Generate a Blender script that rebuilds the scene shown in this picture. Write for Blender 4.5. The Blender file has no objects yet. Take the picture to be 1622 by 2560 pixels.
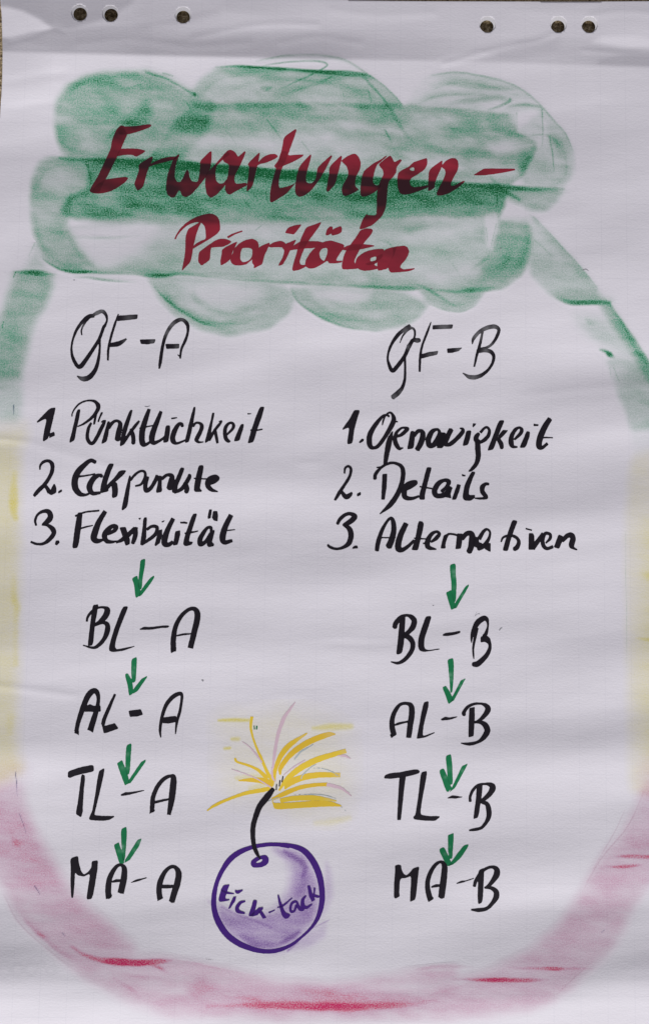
import bpy, math
import numpy as np
from mathutils import Vector

# ------------------------------------------------------------------ camera, world, lamp, exposure
S = bpy.context.scene
PXM = 0.00038                      # metres of paper per unit of the drawing grid
CAM_H, CAM_TILT = 0.95, math.radians(3.0)
cam_d = bpy.data.cameras.new("camera")
cam = bpy.data.objects.new("camera", cam_d)
S.collection.objects.link(cam)
cam.location = (0.0, -CAM_H * math.tan(CAM_TILT), CAM_H)
cam.rotation_euler = (CAM_TILT, 0.0, 0.0)
cam_d.sensor_fit = 'VERTICAL'
cam_d.sensor_height = 36.0
cam_d.lens = 36.0 * (CAM_H / math.cos(CAM_TILT)) / (2560 * PXM)
cam_d.clip_start, cam_d.clip_end = 0.02, 60.0
S.camera = cam

world = bpy.data.worlds.new("World")
S.world = world
world.use_nodes = True
bg = world.node_tree.nodes["Background"]
bg.inputs[0].default_value = (0.94, 0.92, 1.03, 1.0)
bg.inputs[1].default_value = 0.276

ELEV = math.radians(28.0)          # a wide window low beyond the foot of the sheet
lamp_d = bpy.data.lights.new("window_light", 'AREA')
lamp_d.shape = 'RECTANGLE'
lamp_d.size, lamp_d.size_y = 1.6, 1.3
lamp_d.energy = 838.0
lamp_d.color = (1.0, 0.975, 0.985)
lamp = bpy.data.objects.new("window_light", lamp_d)
S.collection.objects.link(lamp)
LD = 9.0
lamp.location = (-0.5, -LD * math.cos(ELEV), LD * math.sin(ELEV))
lamp.rotation_euler = (-Vector(lamp.location)).to_track_quat('-Z', 'Y').to_euler()

S.view_settings.view_transform = 'Standard'
S.view_settings.look = 'None'
S.view_settings.exposure = 0.0
S.view_settings.gamma = 1.0
S.view_settings.use_curve_mapping = False

# ------------------------------------------------------------------ numpy helpers
rng = np.random.default_rng(7)
W, Hh = 1622, 2560


def smooth(a, b, x):
    t = np.clip((x - a) / (b - a), 0, 1)
    return t * t * (3 - 2 * t)


_lat = rng.random((256, 256))


def vnoise(x, y, ox=0.0, oy=0.0):
    x = np.asarray(x, float) + ox
    y = np.asarray(y, float) + oy
    xi = np.floor(x).astype(int)
    yi = np.floor(y).astype(int)
    fx = x - xi
    fy = y - yi
    fx = fx * fx * (3 - 2 * fx)
    fy = fy * fy * (3 - 2 * fy)
    a = _lat[yi & 255, xi & 255]
    b = _lat[yi & 255, (xi + 1) & 255]
    c = _lat[(yi + 1) & 255, xi & 255]
    d = _lat[(yi + 1) & 255, (xi + 1) & 255]
    return (a * (1 - fx) + b * fx) * (1 - fy) + (c * (1 - fx) + d * fx) * fy


def fbm(x, y, o=0.0, n=3):
    s, a, t = 0.0, 1.0, 0.0
    for k in range(n):
        s = s + a * vnoise(x * 2 ** k, y * 2 ** k, o + 17.3 * k, o * 1.7 + 9.1 * k)
        t += a
        a *= 0.5
    return s / t


def sd_poly(px, py, poly):
    """signed distance, negative inside"""
    P = np.asarray(poly, float)
    n = len(P)
    d = np.full(px.shape, 1e18)
    s = np.ones(px.shape)
    for i in range(n):
        j = (i - 1) % n
        ex, ey = P[j] - P[i]
        wx, wy = px - P[i, 0], py - P[i, 1]
        t = np.clip((wx * ex + wy * ey) / max(ex * ex + ey * ey, 1e-9), 0, 1)
        bx, by = wx - ex * t, wy - ey * t
        d = np.minimum(d, bx * bx + by * by)
        c1 = py >= P[i, 1]
        c2 = py < P[j, 1]
        c3 = ex * wy > ey * wx
        flip = (c1 & c2 & c3) | (~c1 & ~c2 & ~c3)
        s = np.where(flip, -s, s)
    return s * np.sqrt(d)


def chaikin(P, c, it=1):
    P = np.asarray(P, float)
    for _ in range(it):
        Q = np.roll(P, -1, 0)
        A = P * (1 - c) + Q * c
        B = P * c + Q * (1 - c)
        P = np.stack([A, B], 1).reshape(-1, 2)
    return P


def spline(P, sub=7):
    """Catmull-Rom through rows of P"""
    P = np.asarray(P, float)
    if len(P) == 2:
        t = np.linspace(0, 1, sub + 1)[:, None]
        return P[0] * (1 - t) + P[1] * t
    E = np.vstack([2 * P[0] - P[1], P, 2 * P[-1] - P[-2]])
    out = []
    for i in range(1, len(E) - 2):
        p0, p1, p2, p3 = E[i - 1], E[i], E[i + 1], E[i + 2]
        for t in np.arange(sub) / sub:
            out.append(0.5 * ((2 * p1) + (-p0 + p2) * t + (2 * p0 - 5 * p1 + 4 * p2 - p3) * t * t
                              + (-p0 + 3 * p1 - 3 * p2 + p3) * t ** 3))
    out.append(P[-1])
    return np.array(out)


def sd_stroke(px, py, pts, sub=7, flat=True):
    """signed distance to a stroke of changing width; pts = (x, y, width)"""
    C = spline(pts, sub)
    d = np.full(px.shape, 1e9)
    n = len(C)
    for i in range(n - 1):
        ax, ay, aw = C[i]
        bx, by, bw = C[i + 1]
        ra, rb = max(aw, 0.6) / 2, max(bw, 0.6) / 2
        ex, ey = bx - ax, by - ay
        L = math.hypot(ex, ey)
        if L < 1e-6:
            continue
        R = max(ra, rb) + 6
        x0, x1, y0, y1 = min(ax, bx) - R, max(ax, bx) + R, min(ay, by) - R, max(ay, by) + R
        c0 = np.searchsorted(px[0], x0)
        c1 = np.searchsorted(px[0], x1)
        r0 = np.searchsorted(py[:, 0], y0)
        r1 = np.searchsorted(py[:, 0], y1)
        if c1 <= c0 or r1 <= r0:
            continue
        sx, sy = px[r0:r1, c0:c1], py[r0:r1, c0:c1]
        wx, wy = sx - ax, sy - ay
        t = (wx * ex + wy * ey) / (L * L)
        perp = np.abs(wx * ey - wy * ex) / L
        tc = np.clip(t, 0, 1)
        dd = np.hypot(wx - ex * tc, wy - ey * tc) - (ra + (rb - ra) * tc)
        if flat:
            if i == 0:
                dd = np.where(t < 0, np.maximum(perp - ra, -t * L - ra * 0.3), dd)
            if i == n - 2:
                dd = np.where(t > 1, np.maximum(perp - rb, (t - 1) * L - rb * 0.3), dd)
        d[r0:r1, c0:c1] = np.minimum(d[r0:r1, c0:c1], dd)
    return d


# ------------------------------------------------------------------ the lie of the paper (a height field)
STEP = 4
GX0, GX1, GY0, GY1 = -60, 1690, -60, 2640
gx = np.arange(GX0, GX1 + 1, STEP, dtype=float)
gy = np.arange(GY0, GY1 + 1, STEP, dtype=float)
GX, GY = np.meshgrid(gx, gy)


def crease_y(x):
    return 130 + x * 0.0238 + 1.5 * np.sin(x / 230.0)


tx = np.array([-60, 0, 200, 400, 600, 800, 1000, 1200, 1400, 1622, 1700.])
rows_top = [                                    # brightness of the tear-off strip by row, worked into its bend: low = turned away from the window
    (-60, 150, 150, 146, 150, 168, 176, 178, 172, 168, 165, 165),
    (0,   150, 150, 144, 150, 168, 180, 178, 172, 166, 168, 168),
    (20,  150, 152, 144, 150, 172, 186, 188, 184, 178, 176, 176),
    (45,  160, 160, 143, 152, 178, 190, 190, 187, 186, 184, 184),
    (70,  160, 160, 150, 166, 184, 186, 188, 189, 188, 189, 189),
    (90,  158, 158, 160, 170, 172, 172, 184, 190, 188, 194, 194),
    (108, 156, 156, 158, 160, 160, 160, 178, 186, 180, 184, 184),
    (126, 164, 164, 164, 160, 156, 158, 176, 182, 176, 172, 172),
    (150, 170, 170, 172, 166, 160, 160, 176, 184, 178, 166, 166),
    (180, 172, 172, 172, 168, 162, 162, 178, 184, 180, 168, 168)]
rows_low = [  # brightness below the crease by row, shaped into the sheet's waves
    (120, 198, 198, 206, 212, 212, 206, 200, 198, 196, 194, 194),
    (170, 206, 206, 210, 212, 210, 206, 202, 199, 198, 197, 197),
    (240, 218, 216, 210, 206, 204, 201, 198, 195, 195, 198, 198),
    (330, 204, 204, 204, 203, 202, 200, 198, 194, 193, 200, 200),
    (500, 206, 204, 202, 202, 202, 200, 200, 198, 197, 200, 200),
    (700, 202, 200, 201, 201, 201, 200, 200, 201, 203, 205, 205),
    (860, 198, 198, 200, 202, 204, 205, 205, 205, 206, 206, 206),
    (960, 194, 194, 194, 196, 199, 193, 196, 196, 191, 191, 191),
    (1075, 196, 196, 198, 202, 202, 202, 201, 202, 205, 205, 205),
    (1165, 190, 190, 192, 191, 187, 186, 192, 196, 196, 194, 194),
    (1250, 197, 197, 200, 202, 202, 200, 197, 193, 190, 189, 189),
    (1330, 196, 196, 200, 200, 196, 196, 199, 200, 203, 203, 203),
    (1385, 190, 190, 192, 190, 186, 187, 194, 199, 201, 199, 199),
    (1500, 185, 185, 190, 198, 200, 199, 200, 202, 199, 193, 193),
    (1590, 184, 184, 190, 190, 187, 188, 194, 193, 188, 190, 190),
    (1670, 195, 195, 195, 198, 199, 197, 195, 196, 198, 200, 200),
    (1745, 184, 184, 186, 190, 192, 192, 194, 198, 199, 198, 198),
    (1850, 178, 178, 181, 187, 190, 191, 190, 185, 183, 184, 184),
    (1930, 200, 200, 198, 198, 196, 196, 198, 199, 202, 204, 204),
    (2060, 192, 192, 188, 187, 188, 190, 192, 192, 193, 194, 194),
    (2130, 190, 190, 187, 187, 188, 190, 189, 186, 184, 186, 186),
    (2230, 198, 198, 194, 192, 192, 193, 195, 199, 201, 206, 206),
    (2300, 184, 184, 184, 185, 187, 189, 190, 189, 187, 187, 187),
    (2390, 172, 172, 177, 182, 185, 187, 187, 185, 181, 182, 182),
    (2440, 184, 184, 190, 194, 195, 195, 193, 191, 189, 193, 193),
    (2480, 206, 206, 207, 205, 202, 202, 202, 202, 204, 210, 210),
    (2520, 222, 222, 220, 214, 210, 208, 210, 214, 218, 220, 220),
    (2640, 224, 224, 223, 220, 216, 214, 216, 220, 224, 224, 224)]


def table(rows, X, Y):
    R = np.array([r[1:] for r in rows], float)
    ys = np.array([r[0] for r in rows], float)
    fx = np.interp(X[0], tx, np.arange(len(tx)))
    k = np.clip(np.floor(fx).astype(int), 0, len(tx) - 2)
    f = fx - k
    f = f * f * (3 - 2 * f)
    Rx = R[:, k] * (1 - f) + R[:, k + 1] * f                 # rows x X
    fy = np.interp(Y[:, 0], ys, np.arange(len(ys)))
    m = np.clip(np.floor(fy).astype(int), 0, len(ys) - 2)
    g = (fy - m)[:, None]
    g = g * g * (3 - 2 * g)
    return Rx[m] * (1 - g) + Rx[m + 1] * g


top = table(rows_top, GX, GY)
low = table(rows_low, GX, GY + 25 * (fbm(GX / 260, GY / 260, 3.3) - 0.5) * smooth(250, 500, GY))
low = low + 0.22 * (low - 197) * smooth(600, 800, GY) * smooth(2250, 2100, GY)


def facet(A, poly, val, soft, k=1.0):
    w = smooth(soft, -soft, sd_poly(GX, GY, poly)) * k
    return A * (1 - w) + val * w


top = facet(top, [(-60, 12), (20, 19), (60, 30), (100, 50), (132, 73), (80, 82), (52, 90), (27, 97), (-60, 90)], 198, 5)
top = facet(top, [(160, 80), (205, 66), (250, 52), (290, 36), (330, 10), (380, -60), (560, -60), (560, 20), (420, 55),
                  (330, 66), (240, 72)], 174, 9)
top = facet(top, [(30, 112), (50, 106), (70, 108), (130, 122), (60, 128), (20, 126)], 172, 5)
top = facet(top, [(380, 70), (450, 62), (560, 30), (680, 40), (800, 55), (760, 78), (600, 70), (450, 82)], 190, 14, 0.7)
top = facet(top, [(1300, 108), (1380, 98), (1398, 82), (1400, 92), (1390, 130), (1290, 152), (1200, 150)], 168, 12, 0.8)
top = facet(top, [(1480, 108), (1560, 122), (1640, 130), (1640, 100), (1560, 92), (1500, 92)], 206, 8, 0.9)
top = facet(top, [(1500, 150), (1580, 132), (1650, 131), (1650, 170), (1490, 166)], 158, 6, 0.9)
top = facet(top, [(1090, 148), (1130, 138), (1200, 132), (1240, 142), (1180, 150), (1100, 156)], 196, 5, 0.6)
cw = smooth(-5.0, 5.0, GY - crease_y(GX))
tone = top * (1 - cw) + low * cw
# soft rolls and small cockles all over the sheet
body = smooth(160, 260, GY)
tone = tone + body * 25 * (fbm((GX + 0.9 * GY) / 430, (GY + 0.16 * GX) / 78, 5.1) - 0.5)
tone = tone + body * 7 * (fbm((GX - 0.6 * GY) / 160, (GY + 0.2 * GX) / 38, 8.7) - 0.5)
tone = tone + (1 - body) * 7 * (fbm(GX / 120, GY / 30, 2.7) - 0.5)
# a long shallow fold line low on the left, small dents
def fold(A, pts, w, amp):
    C = spline(np.array([(x, y, 1) for x, y in pts], float), 10)
    d = np.full(GX.shape, 1e9)
    sgn = np.zeros(GX.shape)
    for i in range(len(C) - 1):
        ax, ay, _ = C[i]
        bx, by, _ = C[i + 1]
        ex, ey = bx - ax, by - ay
        t = np.clip(((GX - ax) * ex + (GY - ay) * ey) / (ex * ex + ey * ey), 0, 1)
        dx, dy = GX - ax - t * ex, GY - ay - t * ey
        q = np.hypot(dx, dy)
        m = q < d
        d = np.where(m, q, d)
        sgn = np.where(m, dy, sgn)
    return A + amp * (sgn / w) * np.exp(0.5 - 0.5 * (d / w) ** 2)


tone = fold(tone, [(-40, 1096), (60, 1106), (130, 1125), (210, 1150), (290, 1172)], 6, 15)
tone = fold(tone, [(810, 1610), (880, 1612), (960, 1614), (1040, 1600)], 7, -6)
tone = fold(tone, [(560, 1790), (640, 1760), (725, 1735)], 9, 5)
tone = fold(tone, [(1320, 990), (1450, 975), (1640, 965)], 9, 5)
tone = fold(tone, [(780, 1160), (900, 1120)], 8, 4)
tone = fold(tone, [(-40, 1712), (40, 1722), (100, 1730), (180, 1742)], 7, 13)
tone = fold(tone, [(480, 98), (600, 72), (700, 62), (790, 64)], 6, 10)
tone = fold(tone, [(1110, 162), (1240, 124), (1330, 106), (1396, 84)], 6, 11)
tone = fold(tone, [(30, 108), (80, 92), (134, 74), (160, 80)], 5, -12)
tone = fold(tone, [(200, 110), (330, 100), (470, 118), (620, 110)], 8, 8)
tone = fold(tone, [(700, 108), (800, 96), (900, 110)], 7, 8)
tone = fold(tone, [(1460, 128), (1540, 134), (1640, 128)], 5, 10)
tone = fold(tone, [(830, 28), (950, 40), (1080, 34)], 9, 6)
tone = fold(tone, [(1480, 40), (1560, 30), (1640, 36)], 8, 7)
tone = fold(tone, [(20, 210), (60, 200), (110, 190), (160, 186)], 9, -7)
tone = fold(tone, [(40, 275), (90, 262), (140, 258)], 9, -7)

tone = facet(tone, [(764, 1163), (787, 1156), (784, 1190), (770, 1186)], 207, 4, 0.9)
tone = facet(tone, [(735, 1166), (787, 1154), (787, 1147), (750, 1154)], 176, 4, 0.8)
tone = facet(tone, [(700, 1752), (727, 1733), (722, 1760)], 206, 4, 0.8)
tone = facet(tone, [(620, 1706), (652, 1700), (650, 1694), (625, 1700)], 176, 4, 0.6)
lin = np.where(tone <= 10, tone / 255 / 12.92, ((tone / 255 + 0.055) / 1.055) ** 2.4)
dist_fall = ((LD + (1280 - GY) * PXM * math.cos(ELEV)) / LD) ** 2
rel = lin / 0.585 * (0.4 + 0.6 * dist_fall)
F_DIR = 0.62
slope = ((rel - (1 - F_DIR)) / F_DIR - 1) * math.tan(ELEV)      # dh per metre going up the sheet
slope = np.clip(slope, -0.5, 0.5)
slope = slope - slope[:, :].mean(0, keepdims=True) * 0.85
Hmap = -np.cumsum(slope * STEP * PXM, axis=0)                     # rows run down the sheet
# settle the sheet on the floor: take away the slow drift only
ref = np.linspace(0, 1, len(gy))[:, None]
Hmap = Hmap - (Hmap[0:1] * (1 - ref) + Hmap[-1:] * ref)
ks = np.exp(-0.5 * (np.arange(-160, 161) / 62.0) ** 2)
ks /= ks.sum()
pv = np.pad(Hmap, ((160, 160), (0, 0)), 'reflect', reflect_type='odd')
slow = np.zeros_like(Hmap)
for i_ in range(321):
    slow += ks[i_] * pv[i_:i_ + Hmap.shape[0]]
Hmap = Hmap - 0.9 * slow - 0.0095 * (1 - smooth(-60, 560, gy))[:, None]
ker = np.exp(-0.5 * (np.arange(-20, 21) / 7.0) ** 2)
ker /= ker.sum()
pad = np.pad(Hmap, ((0, 0), (20, 20)), 'edge')
wide = sum(ker[i] * pad[:, i:i + Hmap.shape[1]] for i in range(41))
near_top = smooth(230, 150, GY)
Hmap = wide * (1 - near_top) + Hmap * near_top
Hmap = Hmap - Hmap.min() + 0.0018


def height(x, y):
    fx = np.clip((np.asarray(x, float) - GX0) / STEP, 0, len(gx) - 1.001)
    fy = np.clip((np.asarray(y, float) - GY0) / STEP, 0, len(gy) - 1.001)
    i = fx.astype(int)
    j = fy.astype(int)
    u, v = fx - i, fy - j
    return (Hmap[j, i] * (1 - u) + Hmap[j, i + 1] * u) * (1 - v) + (Hmap[j + 1, i] * (1 - u) + Hmap[j + 1, i + 1] * u) * v


def place(x, y, h):
    """point of the sheet at drawing coordinates (x right, y down) lying h above the floor"""
    x = (np.asarray(x, float) - W / 2) * PXM
    y = (Hh / 2 - np.asarray(y, float)) * PXM
    D = CAM_H / math.cos(CAM_TILT)
    c, s = math.cos(CAM_TILT), math.sin(CAM_TILT)
    dx, dy, dz = x, y * c + D * s, y * s - D * c
    t = (h - CAM_H) / dz
    return np.stack([dx * t, cam.location[1] + dy * t, np.broadcast_to(h, dx.shape)], -1)


# ------------------------------------------------------------------ meshes out of fields
CASES = {1: [[0, 4, 7]], 2: [[1, 5, 4]], 3: [[0, 1, 5, 7]], 4: [[2, 6, 5]], 5: [[0, 4, 7], [2, 6, 5]],
         6: [[1, 2, 6, 4]], 7: [[0, 1, 2, 6, 7]], 8: [[3, 7, 6]], 9: [[0, 4, 6, 3]], 10: [[1, 5, 4], [3, 7, 6]],
         11: [[0, 1, 5, 6, 3]], 12: [[2, 3, 7, 5]], 13: [[0, 4, 5, 2, 3]], 14: [[1, 2, 3, 7, 4]], 15: [[0, 1, 2, 3]]}


def contour(F, xs, ys):
    """filled outline F > 0 -> (px, py, faces)"""
    R, C = F.shape
    N = R * C
    ins = F > 0
    code = (ins[:-1, :-1] * 1 + ins[:-1, 1:] * 2 + ins[1:, 1:] * 4 + ins[1:, :-1] * 8)
    groups = {3: [], 4: [], 5: []}
    for k, polys in CASES.items():
        ii, jj = np.nonzero(code == k)
        if len(ii) == 0:
            continue
        key = {0: ii * C + jj, 1: ii * C + jj + 1, 2: (ii + 1) * C + jj + 1, 3: (ii + 1) * C + jj,
               4: N + ii * C + jj, 5: 2 * N + ii * C + jj + 1, 6: N + (ii + 1) * C + jj, 7: 2 * N + ii * C + jj}
        for p in polys:
            groups[len(p)].append(np.stack([key[q] for q in reversed(p)], 1))
    arrs = [np.vstack(g) for g in groups.values() if g]
    if not arrs:
        return None
    ids = np.unique(np.concatenate([a.ravel() for a in arrs]))
    kind = ids // N
    r = (ids % N) // C
    c = (ids % N) % C
    px = xs[c].astype(float)
    py = ys[r].astype(float)
    m = kind == 1
    a, b = F[r[m], c[m]], F[r[m], c[m] + 1]
    px[m] += np.clip(a / (a - b), 0.02, 0.98) * (xs[1] - xs[0])
    m = kind == 2
    a, b = F[r[m], c[m]], F[r[m] + 1, c[m]]
    py[m] += np.clip(a / (a - b), 0.02, 0.98) * (ys[1] - ys[0])
    faces = []
    for a in arrs:
        faces += np.searchsorted(ids, a).tolist()
    return px, py, faces


def link_mesh(name, px, py, faces, lift, mat, parent, attr=None, hfun=height):
    me = bpy.data.meshes.new(name)
    co = place(px, py, hfun(px, py) + lift)
    me.from_pydata(co.tolist(), [], faces)
    nv = len(px)
    at = me.attributes.new("sheet", 'FLOAT_VECTOR', 'POINT')
    at.data.foreach_set("vector", np.stack([px / 100, py / 100, np.zeros(nv)], -1).ravel().astype(np.float32))
    # printed squares of the pad, 25 mm
    sl = -0.04 + (px - 110) * 0.0347e-3
    X = px - (py - 1400) * sl
    Y = py - 0.0125 * px
    gyv = (Y - 930) / (63.7 + 0.5 * (Y - 930) * 0.0043)
    at = me.attributes.new("squares", 'FLOAT_VECTOR', 'POINT')
    at.data.foreach_set("vector", np.stack([(X - 1379) / 65.0, gyv, np.zeros(nv)], -1).ravel().astype(np.float32))
    if attr is not None:
        at = me.attributes.new("pigment", 'FLOAT_COLOR', 'POINT')
        at.data.foreach_set("color", attr.ravel().astype(np.float32))
    me.polygons.foreach_set("use_smooth", np.ones(len(me.polygons), bool))
    me.materials.append(mat)
    o = bpy.data.objects.new(name, me)
    S.collection.objects.link(o)
    if parent is not None:
        o.parent = parent
    return o


# ------------------------------------------------------------------ materials
def nd(nt, t, **kw):
    n = nt.nodes.new(t)
    for k, v in kw.items():
        setattr(n, k, v)
    return n


def mth(nt, op, a, b=None, c=None, clamp=False):
    n = nt.nodes.new('ShaderNodeMath')
    n.operation = op
    n.use_clamp = clamp
    for i, v in enumerate((a, b, c)):
        if v is None:
            continue
        if isinstance(v, (int, float)):
            n.inputs[i].default_value = v
        else:
            nt.links.new(v, n.inputs[i])
    return n.outputs[0]


def mixc(nt, fac, a, b, blend='MIX'):
    n = nt.nodes.new('ShaderNodeMix')
    n.data_type = 'RGBA'
    n.blend_type = blend
    for sock, v in ((0, fac), (6, a), (7, b)):
        if isinstance(v, (int, float)):
            n.inputs[sock].default_value = v
        elif isinstance(v, tuple):
            n.inputs[sock].default_value = (*v, 1.0)
        else:
            nt.links.new(v, n.inputs[sock])
    return n.outputs[2]


def base_mat(name, rough=0.75, spec=0.15):
    m = bpy.data.materials.new(name)
    m.use_nodes = True
    nt = m.node_tree
    b = nt.nodes["Principled BSDF"]
    b.inputs["Roughness"].default_value = rough
    b.inputs["Specular IOR Level"].default_value = spec
    return m, nt, b


def noise(nt, vec, scale, detail=3.0, rough=0.55):
    n = nt.nodes.new('ShaderNodeTexNoise')
    n.inputs["Scale"].default_value = scale
    n.inputs["Detail"].default_value = detail
    n.inputs["Roughness"].default_value = rough
    nt.links.new(vec, n.inputs["Vector"])
    return n.outputs[0]


def attr_vec(nt, name):
    a = nt.nodes.new('ShaderNodeAttribute')
    a.attribute_name = name
    return a


def stretch(nt, vec, sx, sy):
    n = nt.nodes.new('ShaderNodeVectorMath')
    n.operation = 'MULTIPLY'
    n.inputs[1].default_value = (sx, sy, 1)
    nt.links.new(vec, n.inputs[0])
    return n.outputs[0]


PAPER = (0.79, 0.77, 0.815)


def paper_nodes(nt, b):
    sheet = attr_vec(nt, "sheet").outputs["Vector"]
    sq = attr_vec(nt, "squares").outputs["Vector"]
    sep = nt.nodes.new('ShaderNodeSeparateXYZ')
    nt.links.new(sq, sep.inputs[0])
    lines = None
    patch = noise(nt, sheet, 0.55, 2.0)
    for k in (0, 1):
        fr = mth(nt, 'PINGPONG', sep.outputs[k], 0.5)
        ln = mth(nt, 'SUBTRACT', 1.0, mth(nt, 'DIVIDE', fr, 0.024), clamp=True)
        lines = ln if lines is None else mth(nt, 'MAXIMUM', lines, ln)
    lines = mth(nt, 'MULTIPLY', lines, mth(nt, 'MULTIPLY_ADD', patch, 0.28, -0.03))
    mott = noise(nt, sheet, 0.9, 5.0, 0.6)
    fib = noise(nt, stretch(nt, sheet, 9, 16), 1.0, 3.0, 0.6)
    col = mixc(nt, mth(nt, 'MULTIPLY_ADD', mott, 0.5, -0.1, clamp=True), PAPER, (0.745, 0.735, 0.76))
    col = mixc(nt, mth(nt, 'MULTIPLY_ADD', fib, 0.25, -0.08, clamp=True), col, (0.70, 0.69, 0.72))
    col = mixc(nt, lines, col, (0.42, 0.43, 0.50))
    # surface tooth
    h = mth(nt, 'ADD', noise(nt, stretch(nt, sheet, 14, 22), 1.0, 4.0, 0.65),
            mth(nt, 'MULTIPLY', noise(nt, stretch(nt, sheet, 2.2, 4.5), 1.0, 3.0), 0.9))
    bump = nt.nodes.new('ShaderNodeBump')
    bump.inputs["Strength"].default_value = 0.30
    bump.inputs["Distance"].default_value = 0.0006
    nt.links.new(h, bump.inputs["Height"])
    nt.links.new(bump.outputs[0], b.inputs["Normal"])
    return col, sheet


m_paper, nt, b = base_mat("flipchart_paper")
col, _s = paper_nodes(nt, b)
a = attr_vec(nt, "pigment")
sp = nt.nodes.new('ShaderNodeSeparateColor')
nt.links.new(a.outputs["Color"], sp.inputs[0])
col = mixc(nt, sp.outputs[0], col, (0.30, 0.31, 0.33))              # print showing through from the back
nt.links.new(col, b.inputs["Base Color"])

m_under, nt, b = base_mat("plain_paper")
b.inputs["Base Color"].default_value = (0.80, 0.79, 0.80, 1)

m_chalk, nt, b = base_mat("pastel_chalk_on_paper", 0.9, 0.05)
col, sheet = paper_nodes(nt, b)
a = attr_vec(nt, "pigment")
sp = nt.nodes.new('ShaderNodeSeparateColor')
nt.links.new(a.outputs["Color"], sp.inputs[0])
g1 = noise(nt, sheet, 30.0, 3.0, 0.75)
g2 = noise(nt, stretch(nt, sheet, 1.2, 3.2), 1.6, 4.0, 0.6)
grain = mth(nt, 'MULTIPLY_ADD', mth(nt, 'SUBTRACT', g1, 0.5), 2.3, mth(nt, 'MULTIPLY_ADD', mth(nt, 'SUBTRACT', g2, 0.5), 0.5, 1.0))
grain = mth(nt, 'MAXIMUM', grain, 0.15)
def absorb(nt, dens, T, c, p):
    """colour left of white light after a layer of pigment of this amount"""
    D = mth(nt, 'MULTIPLY', mth(nt, 'POWER', mth(nt, 'MULTIPLY', dens, grain, clamp=True), p), c)
    cmb = nt.nodes.new('ShaderNodeCombineColor')
    for k in range(3):
        nt.links.new(mth(nt, 'POWER', T[k], D), cmb.inputs[k])
    return cmb.outputs[0]


gd = mth(nt, 'MULTIPLY', sp.outputs[0], grain, clamp=True)
gD = mth(nt, 'MULTIPLY', mth(nt, 'POWER', gd, 1.5), 2.6)
gm = nt.nodes.new('ShaderNodeMapRange')                 # thin green dust is greyer than a thick stroke
gm.interpolation_type = 'SMOOTHSTEP'
gm.inputs[1].default_value, gm.inputs[2].default_value = 0.40, 0.72
nt.links.new(gd, gm.inputs[0])
gs = nt.nodes.new('ShaderNodeMapRange')
gs.interpolation_type = 'SMOOTHSTEP'
gs.inputs[1].default_value, gs.inputs[2].default_value, gs.inputs[4].default_value = 0.72, 0.98, 1.7
nt.links.new(gd, gs.inputs[0])
gD = mth(nt, 'ADD', gD, gs.outputs[0])
cmb = nt.nodes.new('ShaderNodeCombineColor')
for k, (lo_, hi_) in enumerate(((0.42, 0.325), (0.595, 0.645), (0.475, 0.475))):
    nt.links.new(mth(nt, 'POWER', mth(nt, 'MULTIPLY_ADD', gm.outputs[0], hi_ - lo_, lo_), gD), cmb.inputs[k])
green_layer = cmb.outputs[0]
for f in (absorb(nt, sp.outputs[1], (0.90, 0.815, 0.24), 1.5, 1.1),
          green_layer,
          absorb(nt, a.outputs["Alpha"], (0.50, 0.37, 0.64), 2.15, 1.25)):
    col = mixc(nt, 1.0, col, f, 'MULTIPLY')
mr = nt.nodes.new('ShaderNodeMapRange')                 # thin red dust looks mauve, thick strokes crimson
mr.interpolation_type = 'SMOOTHSTEP'
mr.inputs[1].default_value, mr.inputs[2].default_value = 0.46, 0.80
nt.links.new(mth(nt, 'MULTIPLY', sp.outputs[2], mth(nt, 'MULTIPLY_ADD', grain, 0.5, 0.5)), mr.inputs[0])
pig = mixc(nt, mr.outputs[0], (0.64, 0.175, 0.37), (0.70, 0.035, 0.15))
col = mixc(nt, 1.0, col, mixc(nt, mth(nt, 'MULTIPLY', sp.outputs[2], grain, clamp=True), (1.0, 1.0, 1.0), pig), 'MULTIPLY')
nt.links.new(col, b.inputs["Base Color"])


def ink_mat(name, one, two, through=None, rough=0.55, thin=None):
    """marker ink: pigment.r = coats, .g = chalk under the ink, .b = how dry the pen ran"""
    m, nt, b = base_mat(name, rough, 0.1)
    sheet = attr_vec(nt, "sheet").outputs["Vector"]
    a = attr_vec(nt, "pigment")
    sp = nt.nodes.new('ShaderNodeSeparateColor')
    nt.links.new(a.outputs["Color"], sp.inputs[0])
    streak = noise(nt, stretch(nt, sheet, 5, 5), 1.0, 4.0, 0.6)
    coats = mth(nt, 'ADD', sp.outputs[0], mth(nt, 'MULTIPLY_ADD', streak, 0.7, -0.35), clamp=True)
    col = mixc(nt, coats, one, two)
    if through:
        col = mixc(nt, 1.0, col, mixc(nt, sp.outputs[1], (1.0, 1.0, 1.0), through), 'MULTIPLY')
    fine = noise(nt, stretch(nt, sheet, 26, 26), 1.0, 2.0, 0.6)
    dry = mth(nt, 'MULTIPLY', sp.outputs[2], mth(nt, 'MULTIPLY_ADD', fine, 0.5, 0.6), clamp=True)
    col = mixc(nt, dry, col, thin or (0.6, 0.6, 0.62))
    nt.links.new(col, b.inputs["Base Color"])
    return m


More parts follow.
